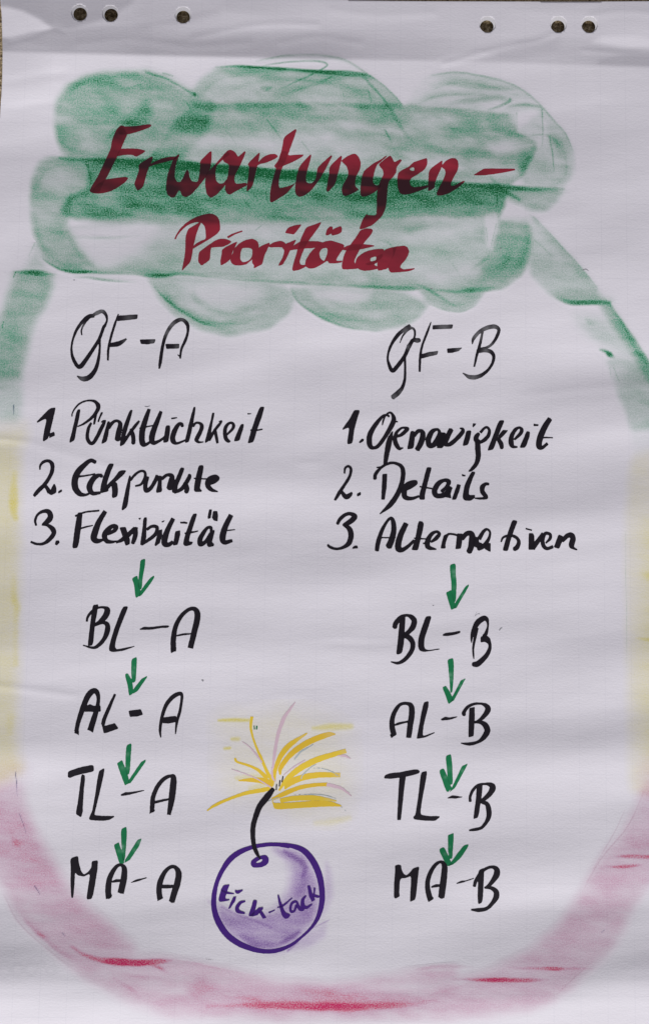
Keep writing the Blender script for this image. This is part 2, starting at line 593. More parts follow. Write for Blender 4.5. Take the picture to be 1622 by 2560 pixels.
m_black = ink_mat("black_marker_ink", (0.0165, 0.0135, 0.019), (0.011, 0.009, 0.013))
m_red = ink_mat("red_marker_ink", (0.40, 0.031, 0.055), (0.27, 0.022, 0.038), (0.10, 0.46, 0.34))
m_green = ink_mat("green_marker_ink", (0.013, 0.19, 0.072), (0.009, 0.105, 0.045), thin=(0.35, 0.6, 0.47))
m_violet = ink_mat("violet_marker_ink", (0.064, 0.018, 0.205), (0.030, 0.010, 0.105))
m_yellow = ink_mat("yellow_marker_ink", (0.80, 0.58, 0.055), (0.76, 0.46, 0.040), (0.75, 0.45, 0.5))
m_pinkpencil = ink_mat("pink_pastel_stick", (0.66, 0.44, 0.52), (0.58, 0.36, 0.44), thin=(0.79, 0.775, 0.80))
m_tealpencil = ink_mat("teal_pastel_stick", (0.22, 0.36, 0.36), (0.13, 0.26, 0.26), thin=(0.79, 0.775, 0.80))
m_pencil = ink_mat("grey_pencil", (0.25, 0.25, 0.27), (0.16, 0.16, 0.18))

# carpet floor under the sheets
m_floor, nt, b = base_mat("brown_loop_carpet", 0.95, 0.05)
tc = nt.nodes.new('ShaderNodeTexCoord')
n1 = noise(nt, tc.outputs["Object"], 230.0, 3.0, 0.65)
n2 = noise(nt, tc.outputs["Object"], 420.0, 2.0, 0.6)
rp = nt.nodes.new('ShaderNodeValToRGB')
rp.color_ramp.elements[0].position, rp.color_ramp.elements[0].color = 0.36, (0.11, 0.078, 0.04, 1)
rp.color_ramp.elements[1].position, rp.color_ramp.elements[1].color = 0.66, (0.80, 0.68, 0.46, 1)
e = rp.color_ramp.elements.new(0.5)
e.color = (0.36, 0.28, 0.165, 1)
nt.links.new(mth(nt, 'ADD', mth(nt, 'MULTIPLY', n1, 0.6), mth(nt, 'MULTIPLY', n2, 0.4)), rp.inputs[0])
nt.links.new(rp.outputs[0], b.inputs["Base Color"])
bp = nt.nodes.new('ShaderNodeBump')
bp.inputs["Strength"].default_value = 0.9
bp.inputs["Distance"].default_value = 0.004
nt.links.new(n1, bp.inputs["Height"])
nt.links.new(bp.outputs[0], b.inputs["Normal"])

# ------------------------------------------------------------------ floor, lower sheet, drawn sheet
me = bpy.data.meshes.new("floor")
me.from_pydata([(-3, -3, 0), (3, -3, 0), (3, 3, 0), (-3, 3, 0)], [], [(0, 1, 2, 3)])
me.materials.append(m_floor)
floor = bpy.data.objects.new("floor", me)
S.collection.objects.link(floor)
floor["kind"] = "structure"

edge = [(1, -8), (3, 12), (5, 40), (6.2, 75), (7.5, 130), (6.5, 195), (4.2, 240), (1.5, 282), (-2, 310), (-14, 420),
        (-26, 700), (-34, 1300), (-45, 2000), (-50, 2615), (400, 2625), (900, 2628), (1500, 2634), (1672, 2632),
        (1668, 1500), (1664, 700), (1660, 200), (1658, 3), (1622, 2.5), (1500, 4.0), (1400, 4.2), (1250, 3.6),
        (1100, 3.0), (1000, 2.0), (900, 0.5), (750, -2), (500, -5), (200, -8)]
HOLES = [(199.5, 32), (276, 34), (458, 37.5), (1218, 61), (1395, 61), (1472.5, 61.5)]
UNDER = [(201.2, 35.5), (278.6, 38.2), (458.4, 43.2), (1216, 67.2), (1393.5, 67.6), (1470, 67.8)]
F = -sd_poly(GX, GY, edge)
for cx, cy in HOLES:
    F = np.minimum(F, np.hypot(GX - cx, (GY - cy) * 0.97) - 20.0)

# print of the maker on the back of the sheet, showing through faintly
ghost = np.zeros(GX.shape)
for k, (x, y, r) in enumerate([(12, 2424, 22), (44, 2424, 20), (78, 2424, 20), (104, 2412, 12), (128, 2428, 14), (146, 2410, 12)]):
    q = np.abs(np.hypot(GX - x, GY - y) - r * 0.72)
    ghost = np.maximum(ghost, 0.10 * smooth(r * 0.5, r * 0.1, q))
ghost = np.maximum(ghost, 0.05 * smooth(16, 4, np.abs(GY - 2434)) * smooth(170, 140, GX))
ghost = np.maximum(ghost, 0.035 * smooth(8, 3, np.abs(GY - 2447)) * smooth(1560, 1575, GX) * (vnoise(GX / 9, GY * 0, 4) > 0.45))

sheet_root = bpy.data.objects.new("flipchart_sheet", None)
S.collection.objects.link(sheet_root)
sheet_root["label"] = ("hand-drawn flipchart sheet with red heading on green cloud, two black lists "
                       "and purple bomb")
sheet_root["category"] = "flipchart sheet"


def sample(A, px, py):
    fx = np.clip((px - GX0) / STEP, 0, len(gx) - 1.001)
    fy = np.clip((py - GY0) / STEP, 0, len(gy) - 1.001)
    i, j = fx.astype(int), fy.astype(int)
    u, v = fx - i, fy - j
    return (A[j, i] * (1 - u) + A[j, i + 1] * u) * (1 - v) + (A[j + 1, i] * (1 - u) + A[j + 1, i + 1] * u) * v


px, py, faces = contour(F, gx, gy)
gv = sample(ghost, px, py)
paper = link_mesh("paper", px, py, faces, 0.0, m_paper, sheet_root, np.stack([gv, gv * 0, gv * 0, gv * 0 + 1], -1))
sol = paper.modifiers.new("thickness", 'SOLIDIFY')
sol.thickness, sol.offset = 0.00012, -1.0

ux = np.arange(20, 1640, 2.0)
uy = np.arange(8, 190, 3.0)
# lower sheet: fine mesh round the holes, coarse below
UX, UY = np.meshgrid(ux, np.concatenate([np.arange(10, 110, 2.0)]))
Fu = np.minimum(np.minimum(UX - 24, 1630 - UX), UY - 13)
Fu = np.minimum(Fu, 100 - UY + 6)
for cx, cy in UNDER:
    Fu = np.minimum(Fu, np.hypot(UX - cx, (UY - cy) * 1.03) - 16.8)
pu = contour(Fu, ux, UY[:, 0])
ux2 = np.arange(20, 1640, 12.0)
uy2 = np.arange(100, 2600, 12.0)


def under_h(x, y):
    return np.maximum(height(x, y) - 0.0007, 0.0009)


UX2, UY2 = np.meshgrid(ux2, uy2)
p2 = contour(np.minimum(np.minimum(UX2 - 24, 1630 - UX2), np.minimum(UY2 - 105.9, 2590 - UY2)), ux2, uy2)
n0 = len(pu[0])
under = link_mesh("paper_sheet", np.concatenate([pu[0], p2[0]]), np.concatenate([pu[1], p2[1]]),
                  pu[2] + [[q + n0 for q in f] for f in p2[2]], 0.0, m_under, None, hfun=under_h)
under["label"] = "blank white paper sheet lying under the drawn sheet, glimpsed through its punched holes"
under["category"] = "paper sheet"

# ------------------------------------------------------------------ pastel chalk: amounts of pigment over the sheet
CS = 2.5
cxs = np.arange(-30, 1660, CS)
cys = np.arange(120, 2600, CS)
CX, CY = np.meshgrid(cxs, cys)
CH = {k: np.zeros(CX.shape) for k in "GYRV"}
warpx = 10 * (fbm(CX / 40, CY / 40, 1.1) - 0.5)
warpy = 10 * (fbm(CX / 40, CY / 40, 6.4) - 0.5)
smear = fbm((CX - 0.5 * CY) / 170, (CY - 0.03 * CX) / 22, 2.2)                     # rubbed sideways
smear2 = fbm((CX + CY) / 90, (CY - 0.4 * CX) / 28, 7.9)
patchy = fbm(CX / 60, CY / 45, 12.5)


def box(pts, m):
    p = np.asarray(pts, float)
    c0 = max(np.searchsorted(cxs, p[:, 0].min() - m), 0)
    c1 = np.searchsorted(cxs, p[:, 0].max() + m)
    r0 = max(np.searchsorted(cys, p[:, 1].min() - m), 0)
    r1 = np.searchsorted(cys, p[:, 1].max() + m)
    return np.s_[r0:r1, c0:c1]


def area(ch, pts, dens, soft=10, tex=0.6, wobble=0.6, mode='add', cut=0.14):
    b = box(pts, soft * 1.5 + 26)
    soft = soft * (1.5 if ch in 'GR' else 1.0) + (10 if ch == 'Y' else 0)
    sd = sd_poly(CX[b] + wobble * warpx[b], CY[b] + wobble * warpy[b], chaikin(pts, cut, 2))
    w = smooth(soft, -soft, sd)
    tx_ = 1 + tex * (0.55 * (smear[b] - 0.5) + 0.5 * (patchy[b] - 0.5) + 0.6 * (smear2[b] - 0.5)) * 2
    if mode == 'add':
        d = np.clip(dens * (1.18 if ch == 'G' else 1.0) * w * tx_, 0, 1)
        CH[ch][b] = 1 - (1 - CH[ch][b]) * (1 - d)
    else:
        CH[ch][b] *= 1 - np.clip(0.85 * dens * w * (1 + 0.5 * tex * (smear[b] - 0.5) * 2), 0, 1)


def line(ch, pts, dens, soft=3, tex=0.5, side=0):
    """pts = (x, y, width[, strength]); side > 0 lets the pigment trail off on one side (down/right), < 0 the other"""
    P = np.array([p if len(p) == 4 else (*p, 1.0) for p in pts], float)
    b = box(P[:, :2], 20 + abs(side) + P[:, 2].max())
    X, Y = CX[b] + 0.35 * warpx[b], CY[b] + 0.35 * warpy[b]
    C = spline(P, 8)
    best = np.full(X.shape, 1e9)
    val = np.zeros(X.shape)
    for i in range(len(C) - 1):
        ax, ay, aw, as_ = C[i]
        bx, by, bw, bs = C[i + 1]
        ex, ey = bx - ax, by - ay
        L2 = ex * ex + ey * ey
        if L2 < 1e-9:
            continue
        t = np.clip(((X - ax) * ex + (Y - ay) * ey) / L2, 0, 1)
        dx, dy = X - ax - t * ex, Y - ay - t * ey
        q = np.hypot(dx, dy)
        w = np.maximum(aw + (bw - aw) * t, 0.5) / 2
        st = np.maximum(as_ + (bs - as_) * t, 0)
        sg = np.where(ex * dy - ey * dx > 0, 1.0, -1.0)
        v = st * smooth(w + soft, np.maximum(w - soft, 0), q)
        if side:
            tail = st * 0.75 * np.exp(-np.maximum(q - w * 0.3, 0) / (abs(side) * 0.5))
            v = np.where(sg * side > 0, np.maximum(v, tail), v)
        nearer = q < best
        best = np.where(nearer, q, best)
        val = np.where(nearer, v, val)
    tx_ = 1 + tex * (0.9 * (smear[b] - 0.5) + 0.9 * (patchy[b] - 0.5)) * 2
    d = np.clip(dens * val * tx_, 0, 1)
    CH[ch][b] = 1 - (1 - CH[ch][b]) * (1 - d)


# --- green cloud
area('G', [(134, 300), (138, 250), (165, 214), (210, 190), (262, 178), (324, 175), (380, 182), (430, 205), (492, 240),
           (540, 262), (520, 330), (440, 415), (200, 408), (160, 392), (142, 345)], 0.44, 9, 0.55)
area('G', [(300, 300), (340, 278), (368, 250), (380, 270), (378, 300), (330, 330), (270, 345)], 0.42, 9, 0.6)
area('G', [(145, 320), (200, 350), (225, 380), (180, 385), (150, 360)], 0.22, 12, 0.6)
line('G', [(365, 181, 3), (410, 195, 4), (450, 215, 5), (487, 238, 5)], 0.6, 2.5, 0.3, -16)
line('G', [(408, 183, 2), (420, 186, 4), (432, 190, 1)], 0.4, 2)
line('G', [(310, 228, 2, .3), (350, 212, 5), (352, 225, 2, .3)], 0.3, 4)
area('G', [(470, 240), (498, 196), (545, 169), (620, 168), (811, 178), (909, 186), (955, 216), (1000, 258), (1000, 275),
           (480, 275)], 0.29, 7, 0.8)
line('G', [(540, 168, 4, .4), (600, 166, 7), (700, 172, 8, 1.1), (811, 180, 10), (870, 184, 16), (915, 186, 6)], 0.78, 3, 0.4, 14)
line('G', [(640, 152, 2, .4), (700, 141, 4), (760, 137, 5), (815, 139, 5), (860, 150, 5), (900, 172, 4), (925, 190, 3)], 0.42, 2.5, 0.5, 10)
line('G', [(660, 163, 2, .5), (720, 155, 3), (790, 152, 4), (818, 160, 4), (800, 175, 3), (740, 205, 3), (700, 222, 2, .2)], 0.5, 2.2, 0.4)
line('G', [(780, 208, 2, .3), (811, 200, 5), (830, 192, 4)], 0.45, 2.5)
line('G', [(905, 188, 4), (935, 222, 3), (960, 250, 3), (1010, 330, 10, .7), (1030, 348, 4, .3)], 0.4, 4, 0.5)
line('G', [(925, 190, 4), (960, 215, 4), (985, 240, 3), (1003, 262, 2)], 0.5, 2.5, 0.4, 12)
line('G', [(655, 220, 6), (668, 222, 12), (678, 218, 3)], 0.45, 4)
area('G', [(1012, 270), (1030, 228), (1060, 197), (1100, 184), (1147, 181), (1220, 192), (1285, 214), (1332, 246), (1358, 270),
           (1290, 285), (1150, 275)], 0.12, 8, 0.9)
line('G', [(1080, 187, 2, .5), (1147, 181, 4), (1220, 193, 4), (1280, 211, 4), (1330, 243, 4), (1356, 268, 5), (1390, 309, 4),
           (1414, 338, 4), (1432, 380, 2, .3)], 0.42, 2, 0.3, 9)
line('G', [(1130, 255, 3, .2), (1180, 250, 12, .8), (1240, 245, 15), (1275, 252, 8, .5)], 0.4, 7, 0.5)
line('G', [(1100, 205, 4, .3), (1180, 217, 10), (1260, 222, 9, .8), (1290, 222, 2, .2)], 0.25, 6, 0.5)
line('G', [(1220, 274, 3, .4), (1255, 262, 7), (1273, 252, 6), (1273, 246, 2)], 0.55, 3, 0.4)
line('G', [(1270, 266, 6, .5), (1310, 262, 9), (1350, 266, 6)], 0.5, 4, 0.4, 16)
area('G', [(440, 300), (490, 258), (811, 257), (1002, 262), (1150, 272), (1291, 284), (1292, 330), (1340, 352), (1340, 372),
           (1310, 440), (1270, 468), (811, 440), (360, 410), (400, 360)], 0.34, 4, 0.8, cut=0.06)
area('G', [(520, 262), (811, 262), (1002, 266), (1285, 288), (1285, 318), (1000, 305), (700, 300), (520, 292)], 0.13, 14, 0.9)
area('G', [(1130, 310), (1290, 322), (1285, 345), (1180, 350), (1110, 340)], 0.28, 12, 1.0)
area('G', [(1060, 375), (1250, 372), (1290, 392), (1160, 402), (1050, 392)], 0.30, 10, 1.0)
area('G', [(1290, 320), (1345, 282), (1353, 275), (1400, 322), (1428, 365), (1437, 405), (1430, 440), (1405, 470), (1300, 470)], 0.20, 8, 0.8)
line('G', [(1354, 270, 3), (1356, 330, 3), (1354, 365, 2, .4)], 0.42, 1.8, 0.2)
line('G', [(1330, 336, 2, .4), (1368, 338, 4), (1376, 360, 3), (1382, 400, 3), (1384, 432, 2, .3)], 0.42, 2.2, 0.2)
line('G', [(1291, 282, 3), (1292, 320, 2, .4)], 0.4, 2, 0.2)
line('G', [(1270, 365, 2, .4), (1310, 360, 4), (1330, 354, 3)], 0.3, 3)
# rubbed pale places
area('G', [(1220, 362), (1262, 352), (1330, 356), (1300, 378), (1240, 385)], 0.75, 12, 0.4, mode='sub')
area('G', [(1270, 284), (1330, 275), (1345, 283), (1300, 312), (1292, 316)], 0.7, 8, 0.4, mode='sub')
area('G', [(1356, 292), (1365, 320), (1372, 332), (1356, 345)], 0.6, 5, 0.4, mode='sub')
area('G', [(1230, 420), (1290, 412), (1300, 440), (1250, 452), (1210, 440)], 0.65, 10, 0.4, mode='sub')
area('G', [(400, 345), (640, 338), (950, 352), (960, 378), (760, 382), (560, 376), (400, 368)], 0.62, 18, 0.6, mode='sub')
area('G', [(205, 320), (255, 335), (270, 372), (225, 385)], 0.35, 15, 0.4, mode='sub')
area('G', [(700, 300), (870, 305), (880, 325), (700, 325)], 0.4, 12, 0.4, mode='sub')
area('G', [(560, 185), (800, 195), (820, 225), (620, 240), (540, 225)], 0.25, 16, 0.4, mode='sub')
# strong lower band under the heading
area('G', [(208, 398), (350, 404), (600, 422), (811, 440), (1050, 455), (1270, 466), (1262, 520), (1245, 548), (1100, 545),
           (811, 552), (500, 558), (300, 558), (190, 552), (150, 530), (170, 490), (218, 474), (222, 430)], 0.52, 6, 0.5, cut=0.1)
area('G', [(230, 404), (600, 424), (811, 442), (1050, 457), (1262, 470), (1240, 510), (1000, 515), (800, 505), (500, 490), (240, 470)], 0.18, 16, 0.5)
area('G', [(300, 480), (480, 470), (560, 500), (420, 530), (310, 520)], 0.15, 16, 0.5)
area('G', [(830, 470), (1080, 480), (1180, 500), (1060, 520), (860, 510)], 0.18, 14, 0.6)
line('G', [(150, 396, 6, .4), (205, 400, 8, .7), (300, 404, 15), (450, 414, 22, 1.1), (600, 426, 24, 1.1), (811, 444, 24), (1000, 458, 20),
           (1150, 462, 14, .9), (1270, 470, 14, .9), (1340, 474, 12, .7), (1408, 472, 5, .3)], 0.93, 5, 0.2, 20)
line('G', [(1000, 515, 6, .3), (1100, 508, 18), (1180, 505, 14), (1240, 512, 5, .2)], 0.35, 9, 0.7)
line('G', [(230, 512, 6, .3), (330, 540, 10, .8), (420, 548, 8, .5)], 0.35, 6, 0.6)
line('G', [(215, 404, 3), (224, 432, 4), (228, 460, 2, .4)], 0.65, 2, 0.2)
line('G', [(1225, 445, 2, .2), (1265, 478, 9), (1298, 500, 6, .8)], 0.5, 5, 0.4)
line('G', [(1243, 470, 2), (1242, 500, 3), (1239, 535, 2, .4)], 0.5, 1.6, 0.2)
area('G', [(1250, 472), (1408, 474), (1392, 508), (1366, 529), (1325, 527), (1270, 500)], 0.30, 8, 0.6)
# left round lobe
area('G', [(74, 500), (80, 440), (98, 405), (130, 392), (175, 394), (216, 404), (228, 440), (226, 480), (180, 500), (172, 560),
           (200, 620), (245, 665), (165, 674), (118, 652), (92, 610), (78, 560)], 0.36, 7, 0.5)
line('G', [(110, 648, 2, .5), (135, 665, 4), (168, 678, 5), (215, 682, 4)], 0.65, 2.5, 0.3, -14)
line('G', [(110, 395, 4, .3), (150, 394, 5), (190, 400, 5, .6)], 0.3, 4)
area('G', [(110, 425), (190, 420), (205, 450), (150, 480), (105, 470)], 0.36, 18, 0.5, mode='sub')
# pale lower half
area('G', [(160, 556), (811, 550), (1240, 548), (1330, 560), (1328, 635), (1306, 688), (1252, 727), (1024, 718), (811, 708),
           (462, 686), (240, 682), (190, 640)], 0.28, 5, 0.6)
area('G', [(165, 556), (392, 556), (380, 600), (330, 645), (262, 668), (225, 655), (190, 605)], 0.92, 16, 0.6, mode='sub')
area('G', [(380, 560), (560, 562), (760, 566), (740, 585), (520, 600), (380, 610)], 0.42, 18, 0.6, mode='sub')
line('G', [(185, 592, 3, .4), (260, 595, 5), (350, 590, 3, .3)], 0.16, 5)
area('G', [(1250, 545), (1322, 550), (1329, 600), (1322, 655), (1300, 690), (1255, 722), (1190, 722), (1215, 650), (1240, 600)], 0.26, 10, 0.5)
area('G', [(1207, 540), (1245, 530), (1243, 575), (1228, 630), (1216, 610)], 0.75, 5, 0.3, mode='sub')
line('G', [(1000, 576, 6, .2), (1040, 572, 12), (1075, 568, 6, .2)], 0.3, 7)
area('G', [(990, 590), (1130, 560), (1200, 560), (1180, 590), (1020, 610)], 0.45, 14, 0.5, mode='sub')
line('G', [(1180, 672, 4, .3), (1205, 655, 8), (1225, 635, 3, .3)], 0.3, 5)
area('G', [(1060, 690), (1130, 672), (1200, 660), (1190, 690), (1110, 705)], 0.4, 10, 0.5, mode='sub')
line('G', [(165, 676, 6), (220, 680, 9), (266, 681, 8, .8), (330, 684, 6, .4), (368, 688, 10, .9), (410, 689, 10), (462, 684, 8, .6),
           (560, 696, 4, .4), (686, 704, 9, .9), (740, 707, 9), (811, 711, 8, .8), (930, 717, 9), (1020, 721, 12), (1060, 722, 6, .4),
           (1120, 727, 8, .8), (1200, 725, 12), (1245, 720, 6, .3)], 0.66, 3.5, 0.5, -16)
line('G', [(186, 692, 3, .4), (230, 695, 6), (290, 702, 6), (340, 706, 3, .3)], 0.42, 3, 0.5, -10)
line('G', [(1045, 712, 3, .4), (1075, 728, 6), (1115, 752, 5, .7), (1135, 762, 2, .2)], 0.45, 4, 0.4)
# lobes along the foot of the cloud
area('G', [(362, 690), (460, 690), (700, 708), (745, 735), (722, 785), (668, 827), (574, 842), (500, 828), (440, 795), (392, 745)], 0.28, 7, 0.5)
area('G', [(470, 705), (560, 700), (660, 715), (650, 745), (560, 770), (490, 765), (462, 735)], 0.75, 18, 0.4, mode='sub')
line('G', [(386, 718, 3, .5), (415, 748, 6), (450, 775, 8), (500, 803, 7), (560, 822, 3, .3)], 0.6, 3, 0.3, -14)
line('G', [(480, 715, 6, .3), (495, 750, 16), (560, 782, 12, .7), (640, 765, 6, .3)], 0.14, 9)
area('G', [(725, 712), (1000, 722), (1072, 760), (1045, 798), (1005, 818), (944, 828), (880, 823), (811, 800), (758, 764)], 0.30, 7, 0.5)
area('G', [(775, 722), (850, 722), (930, 728), (920, 748), (840, 762), (790, 748)], 0.8, 12, 0.4, mode='sub')
line('G', [(728, 722, 3, .5), (752, 760, 6), (811, 797, 7), (870, 818, 5, .7), (944, 827, 3, .4)], 0.5, 3, 0.3, -16)
area('G', [(1040, 722), (1215, 726), (1194, 758), (1151, 779), (1109, 775), (1068, 757)], 0.32, 6, 0.5)
line('G', [(1068, 757, 2, .4), (1109, 774, 3), (1151, 779, 3), (1190, 762, 2, .4)], 0.3, 3, 0.3, -8)
# overlapping faint swirls left by the stick
for pts, st in [([(150, 260), (190, 212), (260, 190), (330, 190), (400, 214)], .16), ([(140, 300), (150, 350), (190, 375), (240, 385)], .18),
                ([(500, 235), (540, 196), (620, 184), (740, 190)], .14), ([(560, 232), (640, 200), (760, 196), (860, 214), (930, 250)], .13),
                ([(690, 240), (760, 214), (840, 196), (900, 200)], .16), ([(90, 470), (110, 425), (160, 408), (205, 420)], .16),
                ([(88, 540), (100, 600), (140, 645), (200, 668)], .18), ([(1060, 228), (1120, 205), (1200, 208), (1290, 236)], .14),
                ([(1030, 262), (1090, 236), (1180, 232), (1240, 240)], .16), ([(1370, 330), (1405, 375), (1410, 430), (1380, 465)], .16),
                ([(1330, 300), (1385, 350), (1398, 410)], .14), ([(1255, 700), (1300, 650), (1318, 590), (1310, 555)], .18),
                ([(1180, 705), (1250, 670), (1282, 610)], .15), ([(400, 705), (430, 755), (500, 795), (590, 805), (670, 780)], .15),
                ([(470, 730), (520, 770), (600, 780), (680, 745)], .12), ([(770, 745), (830, 785), (920, 800), (1000, 785)], .14),
                ([(800, 740), (880, 770), (970, 765)], .12), ([(1080, 740), (1130, 760), (1180, 745)], .16)]:
    n_ = len(pts)
    line('G', [(x, y, 16, 0.35 if q in (0, n_ - 1) else 1.0) for q, (x, y) in enumerate(pts)], st, 9, 0.8)
    line('G', [(x + 3, y + 4, 4, 0.2 if q in (0, n_ - 1) else 1.0) for q, (x, y) in enumerate(pts)], st * 0.8, 3, 0.8)
# small scratches
for (x0, y0, x1, y1, w, s) in [(668, 300, 705, 350, 2.5, .45), (754, 356, 776, 384, 2, .35), (360, 295, 370, 310, 2, .5),
                               (962, 325, 980, 358, 3.5, .5), (486, 235, 489, 238, 7, .9), (490, 500, 505, 525, 2, .4),
                               (540, 495, 548, 515, 2, .4), (612, 505, 632, 528, 2, .35), (664, 476, 670, 514, 2, .4),
                               (175, 480, 205, 520, 2, .3), (850, 212, 860, 248, 1.8, .3), (880, 226, 920, 225, 2, .3),
                               (920, 226, 928, 258, 3, .4), (460, 250, 485, 280, 4, .3), (968, 604, 985, 622, 2, .35),
                               (640, 575, 655, 562, 2, .3), (1240, 560, 1220, 640, 2, .25), (1335, 600, 1380, 642, 2, .35),
                               (1130, 660, 1150, 690, 2, .2), (1214, 570, 1220, 610, 2, .2), (565, 325, 590, 360, 1.8, .25)]:
    line('G', [(x0, y0, w), ((x0 + x1) / 2 + 1, (y0 + y1) / 2, w), (x1, y1, w * 0.6, .5)], s, 1.3, 0.2)

# --- jar outline: green shoulders
area('G', [(38, 680), (128, 684), (134, 715), (116, 765), (92, 805), (78, 850), (64, 910), (55, 956), (-40, 956), (-40, 850),
           (2, 790), (14, 745)], 0.36, 12, 0.45)
area('G', [(-40, 800), (30, 800), (52, 880), (45, 950), (-40, 952)], 0.10, 12, 0.4)
area('G', [(-40, 940), (54, 945), (62, 990), (58, 1040), (40, 1060), (-40, 1055)], 0.22, 12, 0.5)
line('G', [(36, 680, 4, .4), (70, 681, 12), (98, 684, 15, 1.1), (128, 686, 7, .6), (142, 686, 3, .2)], 0.72, 5, 0.3, 16)
area('G', [(88, 610), (112, 640), (118, 675), (58, 678), (70, 650)], 0.20, 12, 0.5)
line('G', [(88, 610, 3), (72, 640, 2, .3)], 0.35, 2)
line('G', [(40, 680, 2), (34, 694, 2)], 0.5, 1.2)
line('G', [(11, 805, 2), (6, 822, 1.5)], 0.6, 1)
area('G', [(1334, 542), (1390, 603), (1459, 678), (1491, 720), (1500, 752), (1400, 752), (1382, 745), (1322, 690), (1327, 610)], 0.25, 8, 0.6)
line('G', [(1334, 543, 4), (1390, 604, 5), (1459, 679, 5), (1490, 718, 3, .5)], 0.35, 2.5, 0.4, 22)
area('G', [(1345, 580), (1395, 620), (1400, 650), (1365, 625), (1335, 598)], 0.4, 10, 0.4, mode='sub')
line('G', [(1390, 744, 4, .3), (1420, 754, 13, .8), (1450, 757, 13), (1490, 756, 13), (1522, 757, 7, .8)], 0.66, 4, 0.4, -16)
area('G', [(1490, 758), (1524, 756), (1560, 810), (1622, 915), (1640, 945), (1640, 990), (1590, 900), (1540, 830)], 0.32, 8, 0.5)
line('G', [(1520, 758, 6, .8), (1556, 812, 8, .9), (1590, 868, 18, 1.1), (1618, 908, 14), (1640, 940, 6, .5)], 0.55, 5, 0.4, 22)
area('G', [(1425, 775), (1500, 790), (1560, 850), (1600, 900), (1560, 890), (1500, 868), (1450, 830)], 0.16, 14, 0.6)
line('G', [(1465, 798, 5, .4), (1475, 806, 14), (1492, 808, 4, .2)], 0.26, 7)
line('G', [(1500, 874, 4, .6), (1514, 878, 8), (1524, 886, 12, 1.2), (1534, 894, 3, .3)], 0.72, 4, 0.3)
area('G', [(1512, 900), (1545, 890), (1640, 920), (1640, 1075), (1575, 1075), (1562, 1030), (1546, 998), (1528, 950)], 0.24, 9, 0.5)
line('G', [(1600, 1004, 6, .5), (1640, 1012, 34)], 0.30, 8, 0.5)
area('G', [(1575, 1060), (1640, 1060), (1640, 1135), (1580, 1140)], 0.09, 10, 0.5)
line('G', [(1533, 920, 2), (1547, 955, 2, .5)], 0.5, 1.2)
line('G', [(1522, 920, 2), (1526, 945, 2, .5)], 0.4, 1.2)
# --- yellow flanks
area('Y', [(-40, 1062), (60, 1058), (70, 1085), (50, 1130), (48, 1300), (46, 1500), (44, 1700), (42, 1850), (60, 1925), (-40, 1990)], 0.215, 18, 0.3, 1.2)
area('Y', [(-40, 1040), (80, 1040), (80, 1085), (-40, 1090)], 0.5, 10, 0.4, mode='sub')
line('Y', [(38, 1180, 8, .3), (34, 1240, 20, 1.1), (36, 1280, 16, 1.2), (41, 1296, 8, 1.0)], 0.40, 7, 0.3)
line('Y', [(36, 1440, 10, .4), (38, 1500, 14, .9), (44, 1520, 14, 1.0), (40, 1560, 8, .6), (40, 1660, 8, .5)], 0.27, 8, 0.3)
line('Y', [(30, 1790, 20, .6), (26, 1830, 14, .5)], 0.2, 9)
area('R', [(-40, 1900), (62, 1905), (58, 1990), (-40, 1990)], 0.14, 26, 0.3)
area('Y', [(1574, 1140), (1640, 1120), (1640, 1990), (1600, 1985), (1570, 1975), (1567, 1700), (1564, 1500), (1562, 1300)], 0.11, 10, 0.3)
area('Y', [(1602, 1300), (1640, 1290), (1640, 1930), (1608, 1900), (1596, 1700), (1606, 1500)], 0.13, 18, 0.4)
line('Y', [(1590, 1596, 4, .2), (1622, 1598, 8), (1640, 1598, 8)], 0.32, 4)
line('Y', [(1606, 1430, 10, .3), (1622, 1440, 24), (1640, 1440, 24)], 0.2, 9)
line('G', [(1562, 1330, 1.6, .6), (1564, 1500, 1.8), (1566, 1668, 1.4, .4)], 0.20, 1.4, 0.3)
# --- pink base
area('R', [(1600, 1900), (1640, 1880), (1640, 2000), (1590, 2000)], 0.14, 18, 0.4)
area('R', [(-40, 1962), (50, 1966), (64, 2012), (92, 2086), (134, 2148), (170, 2225), (226, 2272), (288, 2324), (330, 2354),
           (342, 2385), (410, 2393), (460, 2400), (532, 2417), (640, 2438), (745, 2454), (830, 2462), (917, 2445), (1024, 2428),
           (1078, 2417), (1140, 2413), (1150, 2440), (1204, 2431), (1289, 2394), (1396, 2315), (1449, 2230), (1502, 2144),
           (1555, 2072), (1608, 1975), (1640, 1930), (1640, 2195), (1588, 2252), (1550, 2342), (1507, 2396), (1422, 2476),
           (1369, 2507), (1316, 2527), (1236, 2539), (1077, 2549), (811, 2546), (500, 2548), (410, 2540), (328, 2511),
           (272, 2478), (210, 2442), (141, 2386), (93, 2338), (46, 2296), (20, 2243), (2, 2205), (-40, 2150)], 0.335, 15, 0.6)
area('R', [(-40, 1990), (60, 2030), (120, 2130), (190, 2240), (290, 2330), (230, 2370), (120, 2300), (40, 2180), (-40, 2120)], 0.16, 22, 0.4)
area('R', [(1640, 2030), (1540, 2150), (1450, 2300), (1330, 2400), (1400, 2420), (1500, 2300), (1600, 2180), (1640, 2130)], 0.12, 22, 0.4)
area('R', [(420, 2440), (800, 2480), (1100, 2470), (1250, 2470), (1200, 2520), (1000, 2540), (600, 2540), (450, 2520), (380, 2480)], 0.20, 26, 0.8)
area('R', [(1080, 2455), (1190, 2440), (1130, 2470), (950, 2480), (850, 2482), (860, 2470)], 0.5, 12, 0.5, mode='sub')
area('R', [(500, 2425), (650, 2450), (760, 2470), (640, 2478), (520, 2450)], 0.25, 12, 0.5, mode='sub')
